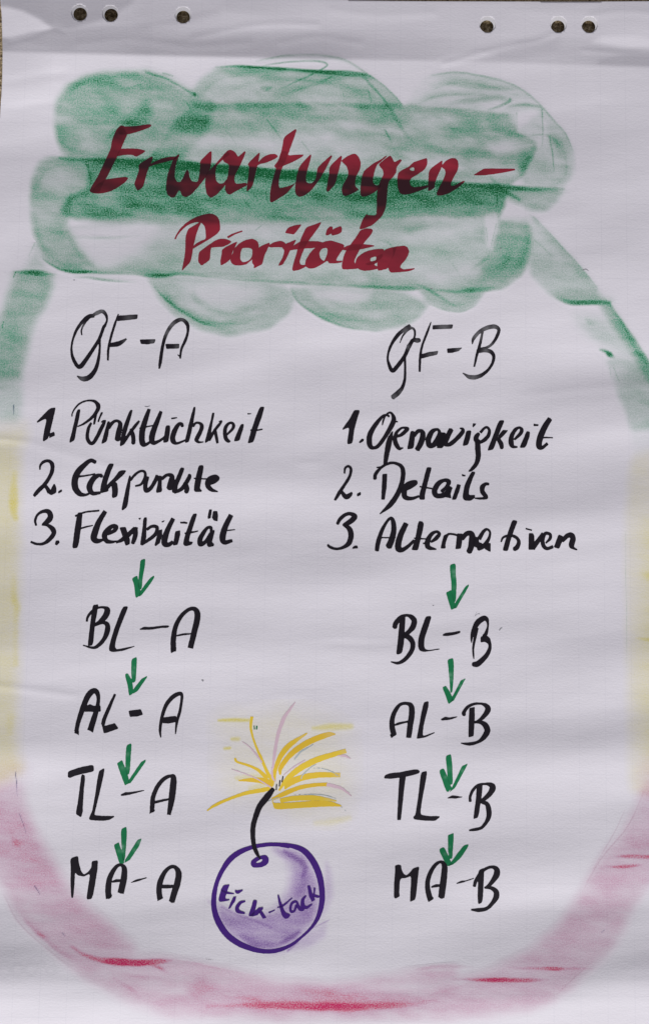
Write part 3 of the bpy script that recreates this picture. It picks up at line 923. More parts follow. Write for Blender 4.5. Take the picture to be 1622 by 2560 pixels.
line('R', [(25, 2070, 8, .2), (42, 2106, 16, .9), (70, 2106, 10, .4), (95, 2108, 5, .2)], 0.30, 7)
line('R', [(62, 2298, 3, .6), (90, 2326, 10), (120, 2352, 12), (160, 2384, 10, .7), (190, 2400, 5, .3)], 0.40, 5, 0.5, -18)
line('R', [(180, 2368, 5, .5), (210, 2386, 10, .7), (250, 2400, 14, .8), (290, 2404, 18, 1.2), (350, 2406, 17, 1.15), (400, 2404, 14, .9),
           (430, 2402, 6, .3)], 0.82, 4, 0.35)
line('R', [(370, 2410, 4, .4), (400, 2420, 8), (418, 2432, 4, .3)], 0.5, 4)
line('R', [(270, 2425, 4, .3), (340, 2440, 9), (400, 2446, 6, .5)], 0.22, 5)
line('R', [(285, 2445, 3, .4), (320, 2468, 8), (350, 2490, 5, .3)], 0.25, 5)
line('R', [(430, 2400, 3, .6), (480, 2406, 4), (540, 2420, 4), (640, 2440, 3, .4)], 0.25, 3, 0.3, 14)
line('R', [(520, 2516, 8, .3), (620, 2514, 12, .6), (700, 2513, 16, 1.1), (811, 2517, 20, 1.15), (920, 2516, 18, .9), (1010, 2512, 12, .5),
           (1090, 2500, 6, .2)], 0.72, 6, 0.45)
line('R', [(500, 2490, 30, .3), (800, 2498, 60, .9), (1020, 2500, 40, .4)], 0.22, 20, 0.6)
line('R', [(1130, 2446, 3, .2), (1195, 2450, 8, .9), (1260, 2450, 11, 1.15), (1330, 2451, 10, .9), (1368, 2449, 5, .3)], 0.72, 3, 0.4)
line('R', [(1270, 2420, 3, .3), (1330, 2421, 7, .8), (1385, 2422, 10, 1.15), (1415, 2422, 6, .5), (1480, 2423, 6, .2)], 0.68, 3, 0.4)
line('R', [(1040, 2424, 2, .3), (1077, 2418, 5), (1130, 2416, 9, .8), (1180, 2417, 4, .2)], 0.30, 4)
line('R', [(1020, 2500, 3, .3), (1110, 2478, 5), (1200, 2452, 3, .3)], 0.14, 3)
line('R', [(1540, 2140, 4, .3), (1570, 2141, 10, 1.1), (1610, 2142, 10, 1.0), (1640, 2141, 8)], 0.66, 3, 0.4)
line('R', [(1510, 2167, 3, .2), (1545, 2167, 8, 1.0), (1580, 2165, 9, 1.1), (1605, 2162, 4, .3)], 0.60, 3, 0.4)
line('R', [(1622, 2040, 10, .5), (1640, 2080, 20)], 0.25, 8)
for pts in ([(1608, 1978, 2, .5), (1570, 2062, 2.5), (1500, 2150, 2.5), (1460, 2220, 2, .4)],
            [(1560, 2025, 1.5, .5), (1530, 2090, 2), (1480, 2175, 2, .4)],
            [(10, 2235, 2, .5), (44, 2300, 2.5), (100, 2356, 2.5), (180, 2420, 2, .4)],
            [(1390, 2486, 1.5, .5), (1440, 2440, 2.2), (1480, 2405, 1.5, .4)]):
    line('R', pts, 0.22, 1.6, 0.2)
    line('G', pts, 0.10, 1.6, 0.2)
for (x0, y0, x1, y1, s) in [(39, 1930, 44, 1990, .42), (50, 2035, 66, 2085, .3), (87, 2215, 100, 2236, .45), (156, 2332, 162, 2340, .45),
                            (34, 1012, 36, 1035, .5), (1502, 2330, 1512, 2322, .3), (84, 1030, 90, 1052, .01)]:
    line('V', [(x0, y0, 1.5), ((x0 + x1) / 2 + 1, (y0 + y1) / 2, 1.8), (x1, y1, 1.2, .6)], s, 1.2, 0.1)
    line('G', [(x0, y0, 1.5), ((x0 + x1) / 2 + 1, (y0 + y1) / 2, 1.8), (x1, y1, 1.2, .6)], s, 1.2, 0.1)


def V(*a):
    return [(500 + a[i] / 4.239, 2040 + a[i + 1] / 4.239) for i in range(0, len(a), 2)]


def Vl(*a):
    return [(500 + a[i] / 4.239, 2040 + a[i + 1] / 4.239, a[i + 2] / 4.239) for i in range(0, len(a), 3)]


# --- violet rubbing in and beside the bomb
area('V', V(170, 930, 300, 1000, 420, 1055, 600, 1075, 760, 1010, 880, 880, 940, 740, 950, 600, 900, 450, 780, 340, 950, 335, 1110, 410,
            1240, 640, 1275, 900, 1215, 1130, 1010, 1310, 760, 1420, 540, 1390, 330, 1260, 200, 1110), 0.42, 18, 0.5)
area('V', V(420, 1250, 620, 1320, 850, 1330, 1050, 1230, 1010, 1310, 760, 1420, 560, 1390), 0.36, 8, 0.4)
area('V', V(780, 1030, 960, 1040, 1140, 990, 1200, 1090, 1080, 1160, 900, 1150), 0.20, 12, 0.5)
area('V', V(850, 620, 950, 480, 1010, 600, 1000, 760, 900, 900), 0.45, 14, 0.4, mode='sub')
line('V', Vl(900, 370, 20, 1020, 450, 44, 1110, 540, 50, 1090, 640, 20), 0.40, 6, 0.4)
line('V', Vl(1080, 480, 20, 1110, 640, 60, 1080, 780, 70, 1020, 860, 20), 0.24, 10, 0.4)
line('V', Vl(500, 1370, 40, 700, 1360, 60, 850, 1350, 30, 960, 1290, 30, 1050, 1230, 20), 0.42, 6, 0.4)
line('V', Vl(230, 960, 10, 380, 1040, 24, 520, 1090, 20, 760, 1180, 14), 0.26, 4, 0.4)
area('V', V(1330, 470, 1400, 640, 1410, 850, 1350, 1000, 1290, 1100, 1310, 900, 1310, 700), 0.18, 12, 0.4)
area('V', V(1200, 1190, 1340, 1120, 1330, 1280, 1150, 1400, 950, 1430, 800, 1470, 700, 1480, 1000, 1340), 0.20, 12, 0.5)
area('V', V(85, 880, 125, 920, 130, 960, 95, 920), 0.2, 6, 0.3)
line('V', Vl(1190, 1185, 8, 1270, 1150, 10, 1365, 1108, 4), 0.45, 1.5)
line('V', Vl(930, 1430, 10, 990, 1380, 16, 1040, 1340, 8), 0.35, 3)


def Wp(*a):
    return [(500 + a[i] / 3.815, 1720 + a[i + 1] / 3.815) for i in range(0, len(a), 2)]


def Wl(*a):
    return [(500 + a[i] / 3.815, 1720 + a[i + 1] / 3.815, a[i + 2] / 3.815) for i in range(0, len(a), 3)]


# --- pale yellow glow rubbed round the burning fuse
area('Y', Wp(150, 300, 480, 230, 900, 180, 1300, 300, 1450, 420, 1460, 900, 1400, 1150, 1300, 1290, 900, 1250, 700, 1150, 300, 1080, 180, 900, 200, 560), 0.10, 46, 0.5, 2)
line('Y', Wl(180, 303, 10, 300, 303, 26, 470, 303, 20), 0.42, 4)
line('Y', Wl(1080, 380, 10, 1250, 372, 60, 1440, 365, 40), 0.34, 7)
line('Y', Wl(310, 488, 20, 365, 488, 30), 0.42, 5)
line('Y', Wl(235, 577, 18, 285, 575, 18), 0.5, 4)
line('Y', Wl(360, 860, 20, 480, 850, 40, 640, 870, 60), 0.35, 8)
line('Y', Wl(480, 960, 20, 600, 930, 50), 0.25, 8)
line('Y', Wl(1100, 1290, 20, 1300, 1270, 40, 1420, 1240, 20), 0.16, 9)
for k in "GYRV":
    CH[k] = np.clip(CH[k], 0, 1)


def chalk_at(k, x, y):
    i = np.clip(((x - cxs[0]) / CS).astype(int), 0, len(cxs) - 1)
    j = np.clip(((y - cys[0]) / CS).astype(int), 0, len(cys) - 1)
    return CH[k][j, i]


TOT = CH['G'] + CH['Y'] + CH['R'] + CH['V']
kr = np.exp(-0.5 * (np.arange(-4, 5) / 1.8) ** 2)
kr /= kr.sum()
pd = np.pad(TOT, 4, 'edge')
TS = sum(kr[i] * pd[:, i:i + TOT.shape[1]] for i in range(9))
TS = sum(kr[i] * TS[i:i + TOT.shape[0], :] for i in range(9))


def chalk_part(name, region, label, thr=0.012):
    """one patch of chalk as its own sheet-hugging layer"""
    p = np.asarray(region, float)
    c0 = max(np.searchsorted(cxs, p[:, 0].min()), 0)
    c1 = min(np.searchsorted(cxs, p[:, 0].max()), len(cxs) - 1)
    r0 = max(np.searchsorted(cys, p[:, 1].min()), 0)
    r1 = min(np.searchsorted(cys, p[:, 1].max()), len(cys) - 1)
    b = np.s_[r0:r1 + 1, c0:c1 + 1]
    xs, ys = cxs[c0:c1 + 1], cys[r0:r1 + 1]
    Fc = np.minimum((TS[b] - thr) * 200, -sd_poly(CX[b], CY[b], region))
    Fc = np.minimum(Fc, -sd_poly(CX[b], CY[b], edge) - 1.0)
    q = contour(Fc, xs, ys)
    if q is None:
        return None
    px, py, faces = q
    fade = np.ones(len(px))
    fx = np.clip((px - cxs[0]) / CS, 0, len(cxs) - 1.001)
    fy = np.clip((py - cys[0]) / CS, 0, len(cys) - 1.001)
    i, j = fx.astype(int), fy.astype(int)
    u, v = fx - i, fy - j

    def smp(A):
        return (A[j, i] * (1 - u) + A[j, i + 1] * u) * (1 - v) + (A[j + 1, i] * (1 - u) + A[j + 1, i + 1] * u) * v
    at = np.stack([smp(CH[k]) * fade for k in "GYRV"], -1)
    o = link_mesh(name, px, py, faces, 0.000012 + 0.00009 * smooth(0.03, 0.16, smp(TS)), m_chalk, sheet_root, at)
    o["label"] = label
    return o


chalk_part("chalk_cloud", [(55, 122), (1440, 122), (1440, 480), (1380, 535), (1333, 541), (1330, 690), (1200, 900), (340, 900),
                           (340, 712), (150, 712), (112, 652), (92, 606), (55, 560)], "rubbed green chalk cloud behind the red heading")
chalk_part("chalk_band", [(-28, 600), (92, 606), (112, 652), (150, 712), (150, 1060), (-28, 1060)], "green chalk band at the left shoulder of the outline")
chalk_part("chalk_band", [(-28, 1060), (150, 1060), (150, 1945), (-28, 1945)], "yellow chalk band down the left edge")
chalk_part("chalk_band", [(1333, 541), (1380, 535), (1655, 560), (1655, 1135), (1330, 1135), (1318, 760), (1330, 690)],
           "green chalk band at the right shoulder of the outline")
chalk_part("chalk_band", [(1500, 1135), (1655, 1135), (1655, 1930), (1500, 1930)], "yellow chalk band down the right edge")
chalk_part("chalk_band", [(-28, 1945), (150, 1945), (300, 2300), (420, 2380), (760, 2435), (1180, 2400), (1480, 1930), (1655, 1930),
                          (1655, 2595), (-28, 2595)], "pink and red chalk band curving round the foot of the outline")

# ------------------------------------------------------------------ marker writing
INK = 1.25


def parse(txt, x0, y0, k):
    out = []
    for ln in txt.strip().splitlines():
        for seg in ln.split(';'):
            t = seg.split()
            if not t:
                continue
            op = t[0]
            pts = [tuple(float(v) for v in w.split(',')) for w in t[1:]]
            if op == 'S':
                filled, last = [], 10.0
                for p in pts:
                    last = p[2] if len(p) > 2 else last
                    filled.append((x0 + p[0] / k, y0 + p[1] / k, last / k))
                out.append(('S', filled))
            elif op in 'PH':
                out.append((op, [(x0 + p[0] / k, y0 + p[1] / k) for p in pts]))
            elif op == 'D':
                out.append(('D', [(x0 + p[0] / k, y0 + p[1] / k, p[2] / k, p[3]) for p in pts]))
    return out


def ink(name, shapes, mat, parent, lift=0.00019, grow=0.15, rag=0.5, use_chalk=True, label=None, base=0.0, dryall=0.0):
    allp = []
    for op, pts in shapes:
        if op == 'D':
            continue
        for p in pts:
            r = p[2] / 2 if op == 'S' else 0
            allp += [(p[0] - r, p[1] - r), (p[0] + r, p[1] + r)]
    A = np.array(allp)
    lo, hi = A.min(0) - 5, A.max(0) + 5
    xs = np.arange(lo[0], hi[0], INK)
    ys = np.arange(lo[1], hi[1], INK)
    X, Y = np.meshgrid(xs, ys)
    Fk = np.full(X.shape, -1e3)
    coats = np.zeros(X.shape)
    dry = np.full(X.shape, dryall, float)
    for op, pts in shapes:
        if op == 'S':
            s = -sd_stroke(X, Y, pts)
        elif op == 'P':
            s = -sd_poly(X, Y, chaikin(pts, 0.16 if len(pts) > 6 else 0.07, 2 if len(pts) > 6 else 1))
        elif op == 'H':
            h = sd_poly(X, Y, chaikin(pts, 0.2, 2))
            Fk = np.minimum(Fk, h)
            continue
        else:
            for (dx, dy, dr, da) in pts:
                n = fbm(X / 9, Y / 6, dx) * 0.5 + 0.6
                dry = np.maximum(dry, (0.62 if mat is not m_black else 0.42) * da * n * np.exp(-((X - dx) ** 2 + (Y - dy) ** 2) / (dr * dr)))
            continue
        coats += smooth(-0.8, 0.8, s)
        Fk = np.maximum(Fk, s)
    Fk = Fk + grow + rag * 2 * (fbm(X / 5, Y / 5, 3.0 + lo[0] * 0.01) - 0.5)
    q = contour(Fk, xs, ys)
    px, py, faces = q
    i = np.clip(((px - xs[0]) / INK).round().astype(int), 0, len(xs) - 1)
    j = np.clip(((py - ys[0]) / INK).round().astype(int), 0, len(ys) - 1)
    c = np.clip(coats[j, i] - 1 + base, 0, 1)
    g = np.clip(chalk_at('G', px, py) * 1.3 - 0.05, 0, 1) if use_chalk else np.zeros(len(px))
    at = np.stack([c, g, np.clip(dry[j, i], 0, 1), np.ones(len(px))], -1)
    o = link_mesh(name, px, py, faces, lift, mat, parent, at)
    if label:
        o["label"] = label
    return o


def group(name, label):
    e = bpy.data.objects.new(name, None)
    S.collection.objects.link(e)
    e.parent = sheet_root
    e["label"] = label
    return e


A_ = (200, 280, 3.815)
B_ = (560, 280, 3.815)
C_ = (900, 320, 3.815)
D_ = (420, 500, 4.769)
E_ = (720, 500, 4.488)
word1 = group("heading_word", "first heading line Erwartungen in dark red brush lettering")
H1 = [
    (A_, """P 350,165 395,125 415,140 455,215 425,275 385,370 330,480 270,600 215,700 190,770 110,770 95,750 110,715 170,620 240,470 300,340 305,280 325,225
P 350,165 395,125 430,140 530,135 670,115 685,130 660,150 550,190 460,213 380,215
P 385,350 480,348 570,353 628,370 615,385 540,428 500,408 430,408 350,425
P 245,642 330,632 430,618 465,628 440,665 370,715 300,755 220,775 150,778 110,770 150,700"""),
    (A_, """P 560,500 690,420 697,440 690,465 665,510 640,580 605,715 550,755 520,690 525,670 565,560
P 665,500 720,470 790,440 860,428 915,425 940,415 910,450 880,460 800,480 720,500 668,520"""),
    (A_, """P 890,450 945,398 950,412 930,455 910,530 903,620 925,665 955,672 985,630 1005,575 1025,548 1040,570 1045,620 1070,665 1125,668 1140,590 1148,520 1145,470 1245,370 1258,385 1255,450 1245,540 1195,630 1120,725 1060,790 1010,812 975,800 955,750 945,745 905,815 870,815 835,790 822,740 828,640 845,570 870,510"""),
    (B_, """P 30,370 -30,440 -120,540 -165,590 -178,640 -178,700 -165,780 -140,810 -120,820 -70,790 0,715 35,660 27,640 -3,680 -43,685 -73,660 -83,590 -73,520 -40,480 20,430 60,400
P 30,370 60,360 90,370 115,395 135,430 195,375 208,380 190,430 150,520 110,590 98,640 105,675 125,687 215,675 222,700 120,750 60,788 30,780 10,740 15,690 40,600 48,520 40,495 0,475 -15,440"""),
    (B_, """P 225,495 335,387 343,395 325,490 300,590 272,710 220,760 215,740 235,600 240,520
P 325,480 380,425 440,402 490,400 518,425 470,455 400,485 345,495 322,510"""),
    (B_, """P 570,240 685,160 690,180 670,240 630,350 590,460 560,520 530,610 520,690 530,728 590,715 650,695 690,665 660,705 600,775 530,820 455,865 437,850 440,760 460,660 490,560 530,430 555,340
P 545,372 600,375 612,415 680,410 765,405 740,430 670,470 600,500 550,520 495,535 478,515 520,460"""),
    (B_, """P 720,515 825,402 833,412 820,470 795,550 780,620 782,660 800,680 840,680 875,640 885,570 895,525 1020,412 1032,420 1000,480 960,560 900,660 830,750 770,795 720,812 690,795 676,750 680,690 695,600"""),
    (B_, """P 1005,520 1115,415 1125,430 1110,500 1085,590 1060,690 990,765 975,750 985,680 1000,600
P 1115,465 1170,425 1220,402 1255,398 1290,440 1305,490 1295,550 1265,600 1250,650 1250,710 1285,740 1230,775 1155,805 1130,790 1120,740 1135,690 1180,620 1185,570 1170,520 1140,490"""),
    (C_, """P 40,405 130,335 200,300 250,262 255,270 200,320 160,350 135,420 120,490 125,530 150,548 185,548 190,520 200,560 140,610 80,645 30,657 5,645 2,600 5,540 20,450
P 175,350 230,300 285,262 305,285 325,330 385,295 397,310 345,375 345,420 320,460 275,505 262,560 255,660 245,760 210,840 120,925 20,965 -10,963 30,860 65,815 68,833 155,833 158,760 158,680 165,590 190,510 225,440 215,400 190,370"""),
    (C_, """P 465,370 510,325 560,310 600,297 630,287 640,300 638,350 610,400 550,440 490,475 470,510 480,550 510,567 580,558 645,545 645,570 560,600 480,628 420,637 380,625 360,580 352,500 360,430 400,400
H 467,395 487,377 516,376 516,411 490,409"""),
    (C_, """P 655,400 780,308 785,320 775,375 740,450 710,530 710,570 650,605 645,580 650,500
P 770,365 820,310 870,287 905,288 930,310 938,360 925,410 890,470 862,530 865,552 890,552 940,525 995,500 990,520 930,570 850,620 780,645 735,645 725,630 750,570 790,500 815,430 805,395 785,380"""),
]
for t, s in H1:
    ink("letter", parse(s, *t), m_red, word1)
ink("hyphen", parse("P 1075,450 1180,387 1475,388 1477,403 1350,428 1180,452", *C_), m_red, word1)

word2 = group("heading_word", "second heading line Prioritäten in red brush lettering")
H2 = [
    (D_, """P 78,465 95,425 140,350 220,270 320,210 420,175 490,162 540,168 590,200 615,245 622,300 622,360 590,400 520,450 440,500 360,545 300,582 300,555 340,515 400,485 455,465 450,380 440,320 420,290 395,270 350,262 290,275 220,310 150,375 110,430 95,470
P 240,350 310,305 385,262 395,275 370,320 335,420 315,510 300,580 285,680 262,750 215,795 165,850 175,790 195,700 210,580 210,440"""),
    (D_, """P 375,620 440,570 510,520 520,560 508,600 500,715 450,750 400,785 360,735 365,660
P 500,530 560,485 620,465 690,465 740,485 757,500 720,530 650,560 580,560 515,570"""),
    (D_, """P 645,590 720,545 820,497 825,505 800,560 770,620 750,700 700,745 630,785 625,720 640,650
P 703,437 760,405 885,363 892,378 800,410 718,458"""),
    (D_, """P 740,710 770,640 790,580 850,520 920,480 1000,462 1050,480 1075,510 1085,560 1070,620 1040,680 980,730 930,770 870,780 800,780 760,755
H 885,568 1002,573 1010,640 990,700 940,737 890,745 862,710 862,640"""),
    (D_, """P 1040,600 1110,550 1210,507 1215,520 1190,580 1150,660 1125,765 1075,790 1020,818 1030,780 1000,745 1020,660
P 1190,550 1260,505 1340,487 1380,500 1405,525 1370,565 1300,562 1220,565"""),
    (D_, """P 1350,560 1400,525 1460,500 1520,475 1526,485 1500,530 1460,590 1420,680 1370,770 1320,785 1320,770 1370,680 1390,600
P 1393,393 1435,328 1520,300 1595,292 1560,340 1500,412 1470,405 1430,400"""),
    (E_, """P 205,305 300,275 365,248 373,255 340,310 280,390 230,460 190,530 150,620 130,690 140,725 170,730 210,722 190,755 120,785 60,797 45,780 60,710 90,620 105,560 130,480 150,420
P 0,555 60,515 110,480 160,462 270,462 350,465 400,480 370,520 280,540 160,545 80,555 0,570"""),
    (E_, """P 190,720 200,670 250,590 310,530 380,480 440,460 490,458 560,480 610,495 632,512 610,560 560,630 540,670 545,685 610,682 605,700 520,712 460,710 440,680 380,720 300,765 240,770 200,750
H 350,590 380,545 435,535 445,570 435,620 405,690 380,675 355,640
P 420,390 435,330 470,297 500,300 500,350 485,375 440,400
P 490,400 485,370 510,325 590,292 605,320 600,360 560,385"""),
    (E_, """P 810,340 870,320 935,322 952,345 920,400 850,480 800,560 760,640 740,690 755,720 780,740 780,770 700,777 610,780 600,740 620,640 650,570 700,500 760,420
P 595,550 650,520 720,495 830,495 975,510 960,520 860,545 780,560 680,568 620,562"""),
    (E_, """P 750,720 770,650 830,600 900,570 980,552 1080,550 1060,640 1000,690 960,730 1010,750 1000,775 920,790 850,795 790,775 760,750
P 860,715 930,690 985,680 990,632 1060,600 1060,650 990,710 900,735
H 922,650 990,630 985,680 922,695"""),
    (E_, """P 1000,680 1080,560 1150,535 1220,522 1190,610 1140,700 1115,770 1060,785 1010,795 1000,770
P 1170,530 1230,520 1310,513 1340,535 1357,575 1345,620 1310,680 1265,725 1255,760 1290,780 1340,775 1420,765 1415,778 1350,800 1250,810 1150,815 1130,790 1118,740 1150,680 1180,610"""),
]
for n, (t, s) in enumerate(H2):
    ink("letter", parse(s, *t), m_red, word2, lift=0.00022 + 0.00003 * (n % 2))

Q0 = (0, 1000, 4.817)
FF = (160, 990, 5.869)
GG = (400, 990, 5.45)
HH_ = (160, 1130, 3.722)
II = (160, 1260, 3.391)
JJ = (840, 1020, 5.45)
KK = (1090, 1020, 4.923)
LL = (820, 1150, 3.633)
MM = (800, 1270, 4.624)
OO = (1110, 1280, 4.36)


def entry(label, numeral, word):
    g = group("list_entry", label)
    n = []
    for t, s in numeral:
        n += parse(s, *t)
    ink("numeral", n, m_black, g, use_chalk=False, base=0.3)
    w = []
    for t, s in word:
        w += parse(s, *t)
    ink("word", w, m_black, g, lift=0.00016, use_chalk=False, base=0.3)


entry("black list line reading 1. Pünktlichkeit", [(Q0, """P 440,268 600,105 677,90 655,180 590,460 530,500 518,490 530,400 570,215 460,272
P 597,405 650,385 660,400 663,430 598,460""")], [(FF, """P 195,200 248,197 230,310 185,500 160,650 92,687 83,670 130,480
S 122,300,20 125,260,20 160,190,22 230,115,24 320,75,24 400,68,26 460,85,42 500,130,62 505,180,60 470,250,50 400,330,42 300,405,30 205,450,14
S 402,400,34 365,470,46 348,560,50 350,630,52 385,690,50 430,690,50 480,620,54 540,500,56 590,400,46 605,365,30
S 550,385,14 580,365,20 615,365,20
P 455,265 493,255 480,330 460,415 435,423 432,400
P 545,240 578,242 545,310 515,385 498,380 502,350
P 640,375 678,375 665,500 635,665 560,705 552,690 600,520
S 665,470,40 700,410,50 750,370,40 800,372,40 828,410,62 820,480,75 800,560,80 790,635,85
P 970,205 1013,208 980,330 930,500 905,590 895,705 830,740 823,720 845,570 880,430
S 1105,370,30 1040,450,46 960,560,46 880,680,46
S 985,490,40 1010,560,60 1022,640,60 1020,690,60
S 1250,200,48 1205,330,72 1155,500,84 1145,620,86 1160,700,80 1200,715,50 1260,680,36
S 1112,475,16 1200,455,22 1300,437,16
S 1425,232,48 1380,350,66 1310,530,84 1290,640,84 1320,690,60 1400,660,40 1480,605,36"""), (GG, """P 80,402 140,402 137,500 120,610 100,630 45,638 55,570
P 152,300 235,290 240,303 160,318
S 305,410,44 300,380,34 255,390,50 205,470,66 175,560,72 185,620,66 235,645,34 345,605,24
P 460,148 488,152 470,290 450,400 415,560 395,625 345,640 345,590 390,400 430,250
S 450,410,40 490,370,30 540,370,34 572,410,52 555,480,56 515,560,58 500,600,56 530,630,30 595,627,12
P 712,230 748,230 720,350 695,520 690,600 620,643 612,625 640,520 690,340
S 805,350,14 840,345,24 800,400,38 740,480,38 670,600,44
S 750,455,34 765,540,44 785,640,34
S 915,525,24 980,460,38 1005,410,44 985,370,34 940,375,36 895,430,50 885,510,52 900,580,56 930,615,44 960,620,8
P 1105,382 1145,385 1135,450 1105,530 1085,608 1015,620 1010,605 1040,520
P 1190,235 1250,242 1195,254
P 1365,150 1410,147 1422,158 1390,280 1320,470 1278,625 1203,645 1198,630 1240,480 1310,270
S 1235,467,18 1320,467,20 1397,454,14""")])

entry("black list line reading 2. Eckpunkte", [(Q0, """S 485,838,18 490,790,26 530,745,34 590,735,36 632,775,48 632,850,48 600,930,44 540,1020,46 470,1090,50 415,1155,36
S 500,1060,40 550,1040,40 600,1110,55
P 570,1090 600,1110 655,1000 685,1060 683,1120 610,1150 560,1090
P 705,1100 740,1080 752,1085 748,1105 712,1125 702,1118""")], [(HH_, """S 295,95,34 250,80,36 195,120,46 130,190,56 103,270,60 110,340,58 150,390,46 200,400,24 240,385,20
S 110,230,24 200,222,14 290,205,12
S 350,225,34 340,215,26 290,235,46 250,290,54 240,340,54 270,385,40 340,380,24
P 415,110 470,110 435,190 400,300 410,330 420,365 340,385 340,340 360,250
P 520,172 583,172 560,210 480,280 420,340 390,372 345,385 400,310 470,240
P 440,290 495,280 507,360 498,415 460,430 448,420 450,350
P 608,220 625,222 620,300 605,420 590,515 545,545 537,530 560,420 590,290
S 622,260,24 670,205,24 720,178,20 755,190,24 755,240,28 720,300,22 665,318,14
S 785,235,22 765,280,38 758,330,42 770,360,40 810,335,36 850,270,36 868,222,30
P 872,220 915,225 910,300 915,370 865,382 858,365 875,290
S 915,250,30 960,215,28 1005,225,40 1000,280,60 985,335,60
P 1085,145 1125,150 1100,220 1060,310 1055,365 1020,385 1005,370 1010,320 1050,230
S 1170,215,30 1160,250,40 1100,340,36 1030,378,24
S 1130,290,40 1145,340,46 1140,370,40
P 1255,127 1290,123 1302,135 1285,230 1265,340 1285,360 1280,372 1220,372 1208,350 1225,240
S 1210,247,10 1340,252,12
S 1345,300,26 1400,275,36 1430,245,36 1400,230,36 1350,260,50 1340,310,50 1370,350,36 1432,370,8""")])

entry("black list line reading 3. Flexibilität", [(Q0, """S 438,1510,22 428,1450,30 460,1380,30 530,1340,40 590,1350,58 612,1410,66 570,1470,60 515,1500,24
S 510,1500,24 580,1510,36 640,1560,60 650,1610,54 600,1680,50 530,1730,34 450,1735,28 375,1710,26
P 675,1695 715,1693 720,1720 690,1750 665,1740""")], [(II, """P 115,75 160,72 150,190 122,370 80,377 74,360 90,230
S 98,103,14 180,70,14 300,57,14
S 130,212,14 190,195,14 248,182,8
S 350,66,36 300,150,46 265,240,56 255,295,52 285,315,40 330,305,20
S 375,255,24 430,225,34 445,195,36 410,190,34 365,230,46 345,275,46 365,315,38 410,322,24 455,315,10
P 472,200 525,195 560,300 560,340 525,355 510,310
S 600,205,26 560,250,40 500,300,34 445,328,16
S 610,205,36 605,270,42 585,335,30
P 630,122 655,118 645,135
P 675,117 706,113 700,200 700,300 650,352 648,335 665,220
S 705,215,24 750,190,26 790,200,30 780,250,30 740,290,30 660,345,20
P 803,225 835,215 832,270 815,330 780,357 768,350
P 828,148 857,138 845,155 830,157
S 925,128,36 880,220,44 855,300,52 855,340,44 890,345,36 920,325,30
P 945,232 985,225 988,260 965,345 925,352
P 985,152 1020,150 1050,158 1045,168 990,165
P 1090,85 1130,82 1110,150 1070,270 1060,320 1095,322 1085,345 1030,360 1010,340 1025,270
S 1025,250,12 1090,240,14 1138,230,8
S 1250,235,26 1245,200,26 1215,205,26 1180,250,36 1155,300,42 1158,340,42 1200,320,30 1250,245,30
P 1260,225 1280,220 1265,290 1255,325 1275,340 1270,358 1225,366 1210,345 1230,280
P 1232,48 1256,48 1245,120 1222,127 1218,110
P 1265,62 1300,60 1307,100 1303,148 1270,140 1255,115
S 1415,98,40 1370,190,48 1345,280,54 1360,325,40 1425,312,26
S 1350,230,12 1450,218,8""")])

entry("black list line reading 1. Genauigkeit", [(JJ, """P 245,30 325,30 290,140 245,300 225,480 160,495 150,470 180,260 90,300 85,285 190,140
P 312,460 350,420 378,425 375,450 330,478 312,475""")], [(JJ, """S 720,115,32 690,100,24 640,110,36 550,210,56 470,340,70 450,440,76 465,520,64 510,545,44 580,510,50 680,370,56 760,230,68 785,150,60 760,80,34 720,65,26 670,110,22 640,180,24 628,235,12
P 775,300 770,420 740,560 720,640 695,760 640,775 650,650 675,480 700,400
S 800,188,20 838,187,14
S 790,395,24 880,370,44 960,300,56 960,275,34 890,275,30 820,340,44 800,440,60 830,520,60 860,555,40 910,545,16
P 1015,312 1070,318 1070,420 1055,550 970,565 968,550 990,430
S 1060,380,50 1110,320,50 1160,315,50 1180,360,74 1160,460,78 1105,565,70
S 1310,490,20 1380,400,44 1405,330,44 1370,292,34 1300,330,64 1255,430,76 1270,510,70 1340,500,60 1400,420,50
P 1420,335 1480,335 1475,420 1445,548 1370,545 1375,480"""), (KK, """S 180,270,60 140,350,62 110,430,62 130,455,40 180,440,50 260,370,52 320,300,52 325,262,34 290,250,10
P 50,300 110,305 140,340 100,460 75,490 10,490 0,440
P 370,280 420,277 432,290 415,370 392,455 330,467 325,450 350,360
P 450,190 493,193 475,220 450,240 445,220
S 545,300,36 590,250,30 625,240,30 652,275,36 640,340,46 590,395,46 540,420,40 495,400,60 490,360,60 520,320,40
S 505,400,62 510,500,68 515,600,64 490,690,52 430,760,36 395,780,6
P 768,155 820,152 837,160 790,270 750,370 705,510 635,525 632,510 680,390
P 820,272 885,275 830,340 760,400 750,380 770,330
S 765,390,50 795,440,56 805,490,46
S 960,390,24 1030,320,44 1050,270,44 1020,242,30 970,270,44 925,350,54 920,430,66 940,475,40 995,482,18
P 1110,285 1152,295 1145,360 1095,490 1030,490 1030,470 1075,370
P 1195,193 1257,205 1250,222 1195,225
S 1395,138,60 1330,240,72 1275,370,76 1262,465,72 1300,490,44 1365,440,34
S 1310,365,20 1432,366,12""")])

